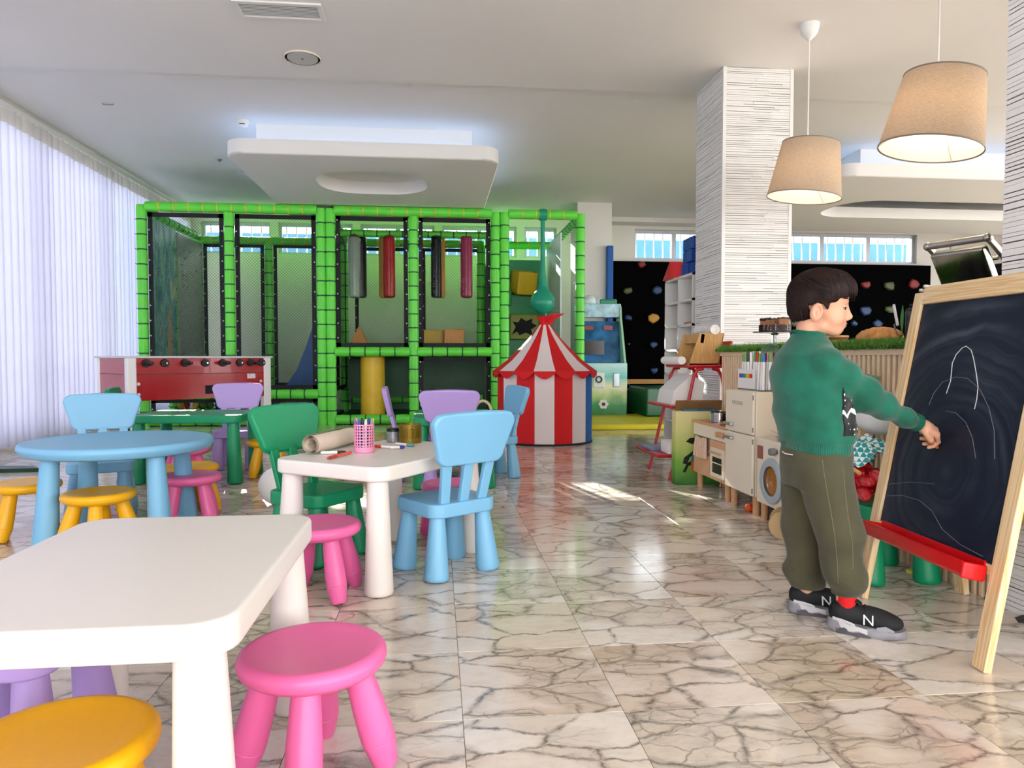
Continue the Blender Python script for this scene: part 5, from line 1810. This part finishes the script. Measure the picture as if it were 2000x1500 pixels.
# ================================================================ the child at the easel
def surface_net(fn, lo, hi, h):
    """polygonise the zero level of a distance field"""
    ax = [np.arange(lo[i], hi[i] + h, h) for i in range(3)]
    X, Y, Z = np.meshgrid(*ax, indexing='ij')
    V = fn(X, Y, Z)
    nx, ny, nz = V.shape
    ins = V < 0
    acc = np.zeros((nx - 1, ny - 1, nz - 1, 3)); cnt = np.zeros((nx - 1, ny - 1, nz - 1))
    cs = [(i, j, k) for i in (0, 1) for j in (0, 1) for k in (0, 1)]
    sl_ = lambda a, c: a[c[0]:nx - 1 + c[0], c[1]:ny - 1 + c[1], c[2]:nz - 1 + c[2]]
    for a in cs:
        for d in range(3):
            if a[d]:
                continue
            b = list(a); b[d] = 1
            va, vb = sl_(V, a), sl_(V, b)
            cr = (va < 0) != (vb < 0)
            t = np.where(cr, va / np.where(cr, va - vb, 1), 0)
            for q in range(3):
                acc[..., q] += np.where(cr, a[q] + (t if q == d else 0), 0)
            cnt += cr
    act = cnt > 0
    idx = -np.ones(act.shape, int); idx[act] = np.arange(act.sum())
    ii = np.argwhere(act)
    vs = (ii + acc[act] / cnt[act][:, None]) * h + np.array([ax[0][0], ax[1][0], ax[2][0]])
    fs = []
    for d in range(3):
        u, w = [(1, 2), (2, 0), (0, 1)][d]
        s0 = [slice(None)] * 3; s1 = [slice(None)] * 3
        s0[d] = slice(0, -1); s1[d] = slice(1, None)
        cr = ins[tuple(s0)] != ins[tuple(s1)]
        e = np.argwhere(cr)
        e = e[(e[:, u] > 0) & (e[:, w] > 0) & (e[:, u] < V.shape[u] - 1) & (e[:, w] < V.shape[w] - 1)]
        o = np.zeros((len(e), 4), int)
        for n_, (a, b) in enumerate(((-1, -1), (0, -1), (0, 0), (-1, 0))):
            c = e.copy(); c[:, u] += a; c[:, w] += b
            o[:, n_] = idx[c[:, 0], c[:, 1], c[:, 2]]
        fl2 = ins[e[:, 0], e[:, 1], e[:, 2]]
        o[~fl2] = o[~fl2][:, ::-1]
        fs.append(o[(o >= 0).all(1)])
    return vs, np.concatenate(fs)


def net_mesh(parts, mat, name):
    me = bpy.data.meshes.new(name)
    V, F, o = [], [], 0
    for vs, fs in parts:
        V.append(vs); F.append(fs + o); o += len(vs)
    me.from_pydata(np.concatenate(V).tolist(), [], np.concatenate(F).tolist())
    me.materials.append(mat)
    me.polygons.foreach_set('use_smooth', [True] * len(me.polygons))
    me.update()
    return me


def smin(a, b, k):
    h = np.clip(.5 + .5 * (b - a) / k, 0, 1)
    return b * (1 - h) + a * h - k * h * (1 - h)


def ell(c, r, rot=None):
    def f(X, Y, Z):
        x, y, z = X - c[0], Y - c[1], Z - c[2]
        if rot is not None:
            m = np.array(Euler(rot).to_matrix().transposed())
            x, y, z = m[0, 0] * x + m[0, 1] * y + m[0, 2] * z, m[1, 0] * x + m[1, 1] * y + m[1, 2] * z, m[2, 0] * x + m[2, 1] * y + m[2, 2] * z
        k0 = np.sqrt((x / r[0]) ** 2 + (y / r[1]) ** 2 + (z / r[2]) ** 2)
        k1 = np.sqrt((x / r[0] ** 2) ** 2 + (y / r[1] ** 2) ** 2 + (z / r[2] ** 2) ** 2) + 1e-9
        return k0 * (k0 - 1) / k1
    return f


def cap(a, b, ra, rb):
    a, b = np.array(a, float), np.array(b, float); d = b - a; L2 = d @ d
    def f(X, Y, Z):
        x, y, z = X - a[0], Y - a[1], Z - a[2]
        t = np.clip((x * d[0] + y * d[1] + z * d[2]) / L2, 0, 1)
        return np.sqrt((x - t * d[0]) ** 2 + (y - t * d[1]) ** 2 + (z - t * d[2]) ** 2) - (ra + (rb - ra) * t)
    return f


def union(k, *fs):
    def f(X, Y, Z):
        r = fs[0](X, Y, Z)
        for g in fs[1:]:
            r = smin(r, g(X, Y, Z), k)
        return r
    return f


def minus(f, k, *gs):
    def h(X, Y, Z):
        r = f(X, Y, Z)
        for g in gs:
            r = -smin(-r, g(X, Y, Z), k)
        return r
    return h


TH = math.radians(30)
CT, ST_ = math.cos(TH), math.sin(TH)


def stack(zs, cx, cy, aa, bb, cth=CT, sth=ST_):
    """body of elliptical slices"""
    def f(X, Y, Z):
        x, y = X - np.interp(Z, zs, cx), Y - np.interp(Z, zs, cy)
        u, v = x * cth + y * sth, -x * sth + y * cth
        a, b = np.interp(Z, zs, aa), np.interp(Z, zs, bb)
        q = np.sqrt((u / a) ** 2 + (v / b) ** 2)
        d = (q - 1) * np.minimum(a, b)
        return np.maximum(d, np.maximum(zs[0] - Z, Z - zs[-1]))
    return f


B0 = (1.248, 2.227)
kid = thing('person', 'child in a green sweater and khaki trousers drawing on the chalkboard', 'person', (B0[0], B0[1], 0), math.radians(-29.4))
# skeleton, x to the board, y away from the viewer
SH_, EL_, HD = np.array((.030, -.092, .858)), np.array((.165, .0, .742)), np.array((.3365, .139, .646))
fd = (HD - EL_) / np.linalg.norm(HD - EL_)
WR = HD - fd * .050
SKIN = M('skin', 'dda587', .55, sub=.15, var=.05, vscale=14)

head = union(.014,
             ell((-.002, 0, 1.085), (.088, .071, .085)), ell((.040, 0, 1.066), (.049, .058, .055)), ell((.036, 0, 1.020), (.049, .053, .062)),
             ell((.046, 0, .975), (.030, .030, .022)), ell((.046, -.028, 1.006), (.028, .026, .028)), ell((.046, .028, 1.006), (.028, .026, .028)),
             cap((.012, -.030, .982), (.05, -.012, .968), .020, .017), cap((.012, .030, .982), (.05, .012, .968), .020, .017))
head = union(.006, head, cap((.081, 0, 1.046), (.0895, 0, 1.014), .0075, .0105), ell((.0915, 0, 1.0105), (.0100, .0100, .0090)), ell((.0845, -.009, 1.005), (.009, .007, .007)), ell((.0845, .009, 1.005), (.009, .007, .007)))
head = union(.004, head, ell((.0765, 0, .9895), (.010, .0185, .0055)), ell((.0742, 0, .9805), (.0095, .0155, .006)))
head = minus(head, .006, ell((.090, -.028, 1.043), (.016, .013, .0085)), ell((.090, .028, 1.043), (.016, .013, .0085)))
head = union(.005, head, cap((.080, -.014, 1.061), (.068, -.042, 1.060), .007, .006), cap((.080, .014, 1.061), (.068, .042, 1.060), .007, .006))
for s_ in (-1, 1):
    ear = minus(ell((-.006, s_ * .072, 1.024), (.020, .011, .031), (0, .2, s_ * .35)), .003, ell((-.001, s_ * .081, 1.027), (.011, .008, .019), (0, .2, s_ * .35)))
    head = union(.004, head, ear, ell((-.002, s_ * .074, 1.021), (.005, .006, .010)))
head = union(.018, head, cap((-.018, 0, 1.02), (-.030, 0, .93), .043, .044))
core = union(.03, stack([.50, .60, .75, .86, .93], [0, 0, -.02, -.033, -.03], [0] * 5, [.08, .085, .09, .085, .05], [.10, .11, .112, .115, .05]),
             cap((-.03, 0, .95), (-.03, 0, .90), .042, .05))
ylt = np.array((-.09, .105, .868)); yle = np.array((-.06, .165, .70)); ylw = np.array((.045, .150, .585))
limbs = union(.02, core, cap(SH_, EL_, .040, .032), cap(EL_, WR, .032, .0225), cap(ylt, yle, .040, .032), cap(yle, ylw, .032, .022), cap(ylw, ylw + np.array((.05, -.01, -.035)), .022, .024),
              cap((.025, -.05, .50), (.070, -.055, .30), .065, .05), cap((.070, -.055, .30), (.094, -.055, .10), .045, .023), cap((.094, -.055, .10), (.098, -.055, .07), .023, .023),
              cap((-.03, .05, .50), (-.038, .058, .30), .065, .05), cap((-.038, .058, .30), (-.028, .062, .10), .045, .023), cap((-.028, .062, .10), (-.027, .064, .07), .023, .023))
# hand: back of the hand towards the viewer and up, fingers closed on a piece of chalk
nb = np.array((0, -.62, .78)); nb -= fd * (nb @ fd); nb /= np.linalg.norm(nb)
sd2 = np.cross(nb, fd)                      # towards the little finger side of the right hand is -sd2 or +sd2
hp = lambda f_, s_, n_: HD + fd * f_ + sd2 * s_ + nb * n_
palm = union(.008, cap(WR, hp(-.012, 0, 0), .0215, .022), cap(hp(-.012, -.013, 0), hp(.022, -.019, .003), .0165, .0135), cap(hp(-.012, .013, 0), hp(.020, .019, .001), .0165, .013), cap(hp(-.005, 0, .002), hp(.024, 0, .004), .016, .014))
fing = []
for k, (off, L, r, cu) in enumerate(((-.026, .95, .0078, .85), (-.009, 1.05, .0082, .95), (.0085, 1.0, .0080, 1.05), (.0245, .82, .0070, 1.15))):
    a = hp(.026, off, .002)
    ang = 0.0; pts = [a]
    for seg, bend in ((.029, .75), (.021, 1.0), (.016, .75)):
        ang += bend * cu
        pts.append(pts[-1] + (fd * math.cos(ang) - nb * math.sin(ang)) * seg * L)
    fing.append(union(.003, cap(pts[0], pts[1], r * 1.08, r), cap(pts[1], pts[2], r, r * .92), cap(pts[2], pts[3], r * .92, r * .8)))
th0, th1, th2 = hp(-.014, -.024, -.006), hp(.012, -.036, -.016), hp(.034, -.026, -.028)
thumb = union(.004, cap(th0, th1, .0115, .0092), cap(th1, th2, .0092, .0078))
hand = union(.0035, palm, thumb, *fing)
parts = [surface_net(head, (-.11, -.10, .945), (.13, .10, 1.19), .0034),
         surface_net(limbs, (-.20, -.20, .045), (.36, .24, .965), .0065),
         surface_net(hand, HD - .075, HD + .085, .0026)]
link('body', net_mesh(parts, SKIN, 'body'), kid)

# eyes, brows, lips
for s_ in (-1, 1):
    e = MB().ball((.0695, s_ * .028, 1.0415), .0120, 16, 12).build('eye', M('eye_white', 'b9ada6', .3), kid)
    MB().ball((.0788, s_ * .0300, 1.0375), .0056, 12, 8, (.55, 1, 1)).build('iris', M('iris_brown', '1c0f0a', .15), e)
    mb = MB()
    mb.ball((.0698, s_ * .028, 1.0425), .0131, 18, 12, (1, 1, .78), (0, .25, 0))
    # upper lid: keep the upper cap only
    keep = [i for i, v in enumerate(mb.v) if v[2] > 1.0395]
    ks = set(keep)
    mb.f = [f for f in mb.f if all(i in ks for i in f)]; mb.mi = [0] * len(mb.f)
    mb.build('eyelid', SKIN, e)
    MB().tube([(.0826, s_ * .020, 1.0385), (.0832, s_ * .027, 1.0395), (.0800, s_ * .035, 1.0385), (.0735, s_ * .041, 1.0375)], [.0008, .0015, .0018, .0008], 6).build('eyelashes', M('lash_black', '120a08', .6), e)
    MB().tube([(.0885, s_ * .012, 1.0655), (.0845, s_ * .024, 1.0685), (.0770, s_ * .037, 1.067), (.0690, s_ * .046, 1.063)], [.0015, .0028, .0026, .0010], 8).build('eyebrow', M('brow_brown', '241410', .8), kid)
LIPM = M('lip_skin', 'b8706a', .45, sub=.1)
MB().ball((.0787, 0, .9893), .0084, 14, 8, (1, 2.0, .46)).build('lip', LIPM, kid)
MB().ball((.0764, 0, .9810), .0084, 14, 8, (1, 1.75, .50)).build('lip', LIPM, kid)

# hair: a shaped cap plus combed locks
HAIR = M('dark_brown_hair', '1c0c08', .58, spec=.25, var=.5, vscale=45)
shell = union(.03, ell((.006, 0, 1.090), (.100, .083, .083)), ell((-.034, 0, 1.052), (.058, .068, .062)), ell((.055, 0, 1.100), (.053, .070, .050)))


def cut(X, Y, Z):      # face, ears and neck stay free of hair
    line = 1.046 + np.clip((X - .02) * .42, 0, .030) + .004 * np.sin(170 * X + 60 * Y) * np.clip((X - .03) * 40, 0, 1)
    face = np.maximum(Z - line, .022 - X)
    side = np.maximum(Z - (1.050 + .12 * np.clip(X, -.02, .03)), -.024 - X + .35 * np.clip(1.03 - Z, -.02, .04))
    nape = Z - (.994 + .22 * np.clip(X + .06, 0, 1) + .004 * np.sin(90 * Y))
    return np.minimum(np.minimum(face, side), nape)


def hair_f(X, Y, Z):
    w = .0018 * np.sin(70 * np.arctan2(Y, X + .03) + 60 * Z) + .0012 * np.sin(150 * Y + 90 * X)
    sb = np.maximum(np.abs(X - .026 + .2 * (Z - 1.04)) - np.clip((Z - 1.030) * .5, 0, .012), Z - 1.08)       # sideburn
    sb = np.maximum(sb, ell((.004, 0, 1.06), (.094, .074, .09))(X, Y, Z))
    return np.minimum(np.maximum(shell(X, Y, Z) + w, -cut(X, Y, Z)), sb)


hair = link('hair', net_mesh([surface_net(hair_f, (-.12, -.11, .97), (.14, .11, 1.20), .0034)], HAIR, 'hair'), kid)
rr = random.Random(17); mb = MB()
crown = Vector((-.035, 0, 1.165)); hc = Vector((.004, 0, 1.088))
for i in range(620):
    a = rr.uniform(-PI, PI)
    q0, q1 = rr.uniform(.02, .8), rr.uniform(.9, 2.2)
    pts = []; ok = True
    for k in range(9):
        t_ = q0 + (q1 - q0) * k / 8
        swirl = a + .55 * t_
        d = Vector((math.sin(t_) * math.cos(swirl), math.sin(t_) * math.sin(swirl), math.cos(t_)))
        # tip the pole back towards the crown
        d = Euler((0, -.38, 0)).to_matrix() @ d
        lift = .992 + .030 * (i % 7) / 7 * (k / 8) ** .7
        p = hc + Vector((d.x * .102, d.y * .084, d.z * .084)) * lift
        pn_ = np.array(p)
        if cut(np.array([p.x]), np.array([p.y]), np.array([p.z + .004]))[0] < 0 and k > 2:
            break
        pts.append(p)
    if len(pts) > 3:
        r = rr.uniform(.0014, .0032)
        mb.tube(pts, [r * (1 - .8 * (j / (len(pts) - 1)) ** 2) for j in range(len(pts))], 5)
for i in range(26):     # fringe over the forehead
    y_ = -.062 + .124 * i / 25
    x_ = .107 * math.sqrt(max(.05, 1 - (y_ / .085) ** 2))
    z1 = 1.056 + .022 * rr.random() + .010 * abs(y_) / .06
    mb.tube([(x_ * .80, y_ * .9, 1.146), (x_ * .97, y_ + .004, 1.120), (x_ * 1.04, y_ + .006, 1.095), (x_ * 1.0, y_ + .004 + rr.uniform(-.006, .006), z1)], [.004, .0048, .004, .0008], 6)
for i in range(22):     # locks on the nape
    a = PI + (i / 21 - .5) * 2.3
    mb.tube([(-.022 + .074 * math.cos(a), .070 * math.sin(a), 1.06), (-.026 + .066 * math.cos(a), .068 * math.sin(a), 1.025), (-.024 + .052 * math.cos(a), .056 * math.sin(a), .993 + .010 * rr.random())], [.0045, .0042, .0008], 6)
mb.build('locks', HAIR, hair, smooth=80)

# sweater
def knit(motif=False):
    m = bpy.data.materials.new('motif_knit' if motif else 'green_knit'); m.use_nodes = True
    t = NT(m); p = t.n['Principled BSDF']
    co = t.add('ShaderNodeTexCoord')
    rot = t.add('ShaderNodeMapping', {'Vector': co.outputs['Object'], 'Rotation': (0, 0, -TH)})
    sp = t.add('ShaderNodeSeparateXYZ', {0: rot})
    fwd, sid, z = sp.outputs[0], sp.outputs[1], sp.outputs[2]
    zig = t.math('ABSOLUTE', t.math('SUBTRACT', t.math('FRACT', t.math('MULTIPLY', sid, 30.0)), .5))
    row = t.math('FRACT', t.math('MULTIPLY', z, 22.0))
    pat = t.math('LESS_THAN', t.math('ABSOLUTE', t.math('SUBTRACT', row, t.math('ADD', t.math('MULTIPLY', zig, .9), .25))), .14)
    v = t.add('ShaderNodeTexVoronoi', {'Vector': rot, 'Scale': 55.0, 'Randomness': .0}, distance='MANHATTAN')
    pat = t.math('MAXIMUM', t.math('MULTIPLY', pat, t.math('GREATER_THAN', t.math('FRACT', t.math('MULTIPLY', z, 11.0)), .45)), t.math('MULTIPLY', t.math('LESS_THAN', v.outputs['Distance'], .30), t.math('LESS_THAN', t.math('FRACT', t.math('MULTIPLY', z, 11.0)), .45)))
    panel = t.mix(pat, lin('0a0d10'), lin('d9e3dd'))
    nz = t.add('ShaderNodeTexNoise', {'Vector': co.outputs['Object'], 'Scale': 12.0, 'Detail': 3.0})
    base = t.ramp(nz.outputs[0], [(.3, lin('00523e')), (.7, lin('016852'))])
    t.put(p, 'Base Color', panel if motif else base)
    p.inputs['Roughness'].default_value = .9
    p.inputs['Sheen Weight'].default_value = .25
    ang = t.math('ARCTAN2', sid, fwd)
    rib = t.math('MULTIPLY', t.math('SINE', t.math('MULTIPLY', ang, 120.0)), t.math('LESS_THAN', z, .607))
    wv = t.add('ShaderNodeTexNoise', {'Vector': co.outputs['Object'], 'Scale': 420.0, 'Detail': 1.0})
    t.bump(t.math('ADD', t.math('MULTIPLY', rib, .8), t.math('MULTIPLY', wv.outputs[0], .5)), .5, .0025)
    return m


tz = [.566, .575, .60, .612, .66, .75, .83, .885, .922, .948, .966]
tors = stack(tz, [.0, .0, -.001, -.002, -.008, -.022, -.035, -.036, -.031, -.029, -.028], [0] * 11,
             [.098, .103, .103, .110, .117, .114, .104, .090, .070, .055, .050], [.124, .129, .129, .137, .140, .137, .140, .128, .092, .062, .053])
cuff = WR - fd * .008
slv = union(.03, cap(SH_, EL_, .052, .0445), cap(EL_, cuff, .0445, .0285))
slv2 = union(.03, cap(ylt, yle, .052, .045), cap(yle, ylw, .045, .030))


def sweater(X, Y, Z):
    d = smin(tors(X, Y, Z), slv(X, Y, Z), .030)
    d = smin(d, slv2(X, Y, Z), .030)
    s = (X - SH_[0]) * .72 + (Y - SH_[1]) * .5 - (Z - SH_[2]) * .55
    fold = .0052 * np.sin(s * 75 + 14 * Z) * np.clip((X - .03) * 12, 0, 1)
    fold += .0050 * np.sin(55 * Z + 18 * X + 10 * Y) * np.exp(-((Z - .69) / .06) ** 2)
    fold += .004 * np.sin(40 * (X * .5 + Z)) * np.exp(-((Z - .80) / .07) ** 2)
    d = d + fold
    d = -smin(-d, ell((-.024, 0, .985), (.044, .046, .030))(X, Y, Z), .006)
    return d


swo = link('sweater', net_mesh([surface_net(sweater, (-.20, -.19, .555), (.33, .25, .985), .0055)], knit(), 'sweater'), kid)


def motif(X, Y, Z):
    d = np.abs(sweater(X, Y, Z) - .0015) - .0028
    u, v = X * CT + Y * ST_, -X * ST_ + Y * CT
    d = np.maximum(d, np.maximum(np.maximum(.030 - X, .012 - u), np.maximum(.632 - Z, Z - .80)))
    return np.maximum(d, tors(X, Y, Z) - .008)


link('motif_panel', net_mesh([surface_net(motif, (.0, -.18, .62), (.17, .18, .81), .0036)], knit(True), 'motif_panel'), swo)
MB().lathe([(.049, -.006), (.055, -.002), (.056, .006), (.051, .010), (.047, .006), (.047, -.004), (.049, -.006)], 36, TM((-.028, 0, .955), (0, .16, 0)), sy=1.04, cap=False).build('neckband', M('neck_rib', '015f4a', .9, bump=.4, bscale=300), swo)
q_ = fd
MB().lathe([(.0285, -.014), (.030, -.010), (.030, .012), (.0275, .016), (.024, .014)], 28, Matrix.Translation(Vector(cuff)) @ Vector(fd).to_track_quat('Z', 'Y').to_matrix().to_4x4(), cap=False).build('cuff', M('neck_rib'), swo)
MB().tube([(-.104, -.03, .567), (-.092, -.075, .566), (-.07, -.098, .566)], .0018, 6).build('shirt_hem', WHITE, swo)

# trousers
KHK = M('khaki_fleece', '48452f', .92, var=.12, vscale=10, bump=.25, bscale=260, sheen=.15)
tro_c = [stack([.455, .50, .56, .60, .615], [.0, 0, 0, 0, 0], [0] * 5, [.100, .106, .108, .102, .09], [.118, .128, .128, .122, .11]),
         cap((.022, -.052, .50), (.072, -.056, .32), .086, .071), cap((.072, -.056, .32), (.090, -.056, .175), .071, .060), cap((.090, -.056, .175), (.096, -.056, .138), .060, .050),
         cap((-.028, .052, .50), (-.036, .060, .32), .086, .069), cap((-.036, .060, .32), (-.030, .060, .15), .069, .059), cap((-.030, .060, .15), (-.028, .060, .118), .059, .054)]
_tu = union(.022, *tro_c)


def trousers(X, Y, Z):
    d = _tu(X, Y, Z)
    d = d + .0075 * np.sin(46 * Z + 16 * X - 9 * Y) * np.clip((.40 - Z) * 4, 0.15, 1) + .003 * np.sin(90 * Z + 30 * X) * np.clip((.24 - Z) * 8, 0, 1)
    d = d + .004 * np.sin(30 * (X + .7 * Z) + 12 * Y) * np.exp(-((Z - .45) / .06) ** 2)
    return np.maximum(d, np.where(Y < 0, .118, .096) - Z)


tro = link('trousers', net_mesh([surface_net(trousers, (-.15, -.17, .075), (.20, .17, .625), .006)], KHK, 'trousers'), kid)


def on_side(x, z, y0=-.30):
    ys = np.linspace(y0, 0, 200)
    v = trousers(np.full(200, x), ys, np.full(200, z))
    k = np.argmax(v < 0)
    return (x, ys[k] - .0006, z)


for path in ([(.018, .56), (.03, .48), (.045, .40), (.058, .32), (.066, .24), (.070, .17), (.074, .14)], [(.078, .54), (.085, .46), (.095, .38), (.108, .30), (.112, .22)]):
    zz = np.linspace(path[0][1], path[-1][1], 26)
    xs_ = np.interp(-zz, [-p[1] for p in path], [p[0] for p in path])
    MB().tube([on_side(x, z) for x, z in zip(xs_, zz)], .0014, 5).build('seam', M('khaki_seam', '6a6650', .9), tro)

# shoes and socks
def shoe(x, y, deg, nm):
    T = Matrix.Translation((x, y, 0)) @ Euler((0, 0, math.radians(deg))).to_matrix().to_4x4()
    up = union(.016, ell((.158, 0, .046), (.056, .037, .031)), ell((.105, 0, .056), (.075, .034, .036)), ell((.045, 0, .062), (.047, .034, .045)))
    up = minus(up, .006, ell((.047, 0, .118), (.036, .024, .032)), ell((.075, 0, .128), (.03, .018, .022)))

    def f(X, Y, Z):
        return np.maximum(up(X, Y, Z), .024 - Z)
    me = net_mesh([surface_net(f, (-.02, -.05, .02), (.23, .05, .125), .0032)], M('black_suede', '0c0d12', .75, bump=.2, bscale=200), 'shoe')
    me.transform(T)
    s = link('shoe', me, kid)
    out = []
    for i in range(40):
        a = 2 * PI * i / 40
        cx = .108 + .112 * math.cos(a)
        w = .040 * abs(math.sin(a)) ** .75 * (1.02 + .10 * math.cos(a)) * (1 if math.sin(a) > 0 else -1)
        out.append((cx, w))
    vs = []; n = len(out)
    lv = [(.90, .0), (1.0, .006), (1.03, .016), (1.0, .034)]
    for sc, z in lv:
        for (px_, py_) in out:
            zz_ = z
            if z > .03:
                zz_ = .030 + .014 * max(0, (.10 - px_) / .1) + .004 * math.sin(px_ * 60)
            if z == 0:
                zz_ = .004 * max(0, (px_ - .18) / .04) ** 2
            vs.append((.108 + (px_ - .108) * sc, py_ * sc, zz_))
    fs = [(j * n + i, j * n + (i + 1) % n, (j + 1) * n + (i + 1) % n, (j + 1) * n + i) for j in range(3) for i in range(n)] + [tuple(range(n - 1, -1, -1)), tuple(range(3 * n, 4 * n))]
    MB().raw(vs, fs, T).build('sole', M('grey_sole', '87858a', .6, var=.18, vscale=28), s)
    # lighter and darker midsole panels on both sides
    for side in (-1, 1):
        def strip(pts, mat, nm_):
            vv = []
            for px_, z0, z1 in pts:
                i = min(range(n), key=lambda k: abs(out[k][0] - px_) + (0 if out[k][1] * side > 0 else 9))
                yy = out[i][1] * 1.06 + side * .0012
                vv += [(px_, yy, z0), (px_, yy, z1)]
            MB().raw(vv, [(2 * k, 2 * k + 1, 2 * k + 3, 2 * k + 2) for k in range(len(pts) - 1)], T).build(nm_, mat, s)
        strip([(.012, .020, .040), (.035, .022, .042), (.06, .014, .036), (.085, .020, .034), (.11, .012, .028)], M('pale_grey_sole', 'c3c1c2', .5), 'midsole_panel')
        strip([(.02, .004, .018), (.045, .004, .024), (.065, .004, .012), (.09, .004, .016), (.12, .003, .008)], M('charcoal_sole', '4d4c52', .5), 'heel_panel')
        strip([(.010, .042, .052), (.04, .042, .050), (.065, .036, .044), (.075, .034, .040)], M('pale_grey_sole'), 'heel_stripe')
        strip([(.135, .030, .040), (.16, .030, .046), (.185, .028, .034)], M('mid_grey_overlay', '8f9097', .5), 'toe_overlay')
        tx = text_mesh('N', .045, .0008)
        tx.materials.append(M('silver_letter', 'cfd0d2', .35))
        lm = Matrix.Translation((.112, side * .0375, .056)) @ Euler((PI / 2 + side * .22 if side < 0 else PI / 2 - .22, 0, 0 if side < 0 else PI)).to_matrix().to_4x4() @ Matrix.Shear('XZ', 4, (0.0, 0.0))
        tx.transform(T @ lm)
        link('letter', tx, s)
    for k in range(4):
        xx = .085 + k * .019; zz_ = .098 - k * .0085
        MB().tube([T @ Vector((xx, q * .020, zz_ + .004 * (1 - abs(q)) - .004 * abs(q))) for q in (-1, -.5, 0, .5, 1)], .0028, 6).build('lace', M('lace_black', '17181d', .8), s)
    MB().rbox(T @ Vector((.074, 0, .106)), (.05, .034, .008), .004, 2, Euler((0, .55, math.radians(deg)))).build('tongue', M('tongue_black', '14151a', .8), s)
    MB().lathe([(.028, .060), (.0295, .08), (.0295, .11), (.031, .15)], 20, T @ Matrix.Translation((.050, 0, 0)), cap=False).build('sock', M('red_sock', 'cf1216', .85, bump=.3, bscale=300), kid)


shoe(.046, -.056, 0, 'near')
shoe(-.078, .060, 12, 'far')
ck_ = hp(.040, -.022, -.034)
ch_ = MB().cyl(ck_ - (fd * .012), ck_ + fd * .030, .0055, n=10)
cho = ch_.mesh('chalk_stick', M('orange_chalk', 'd9772e', .9))
cho.transform(Matrix.Translation((B0[0], B0[1], 0)) @ Euler((0, 0, math.radians(-29.4))).to_matrix().to_4x4())
tag(link('chalk_stick', cho), 'short orange chalk held between the child\'s fingers', 'chalk')
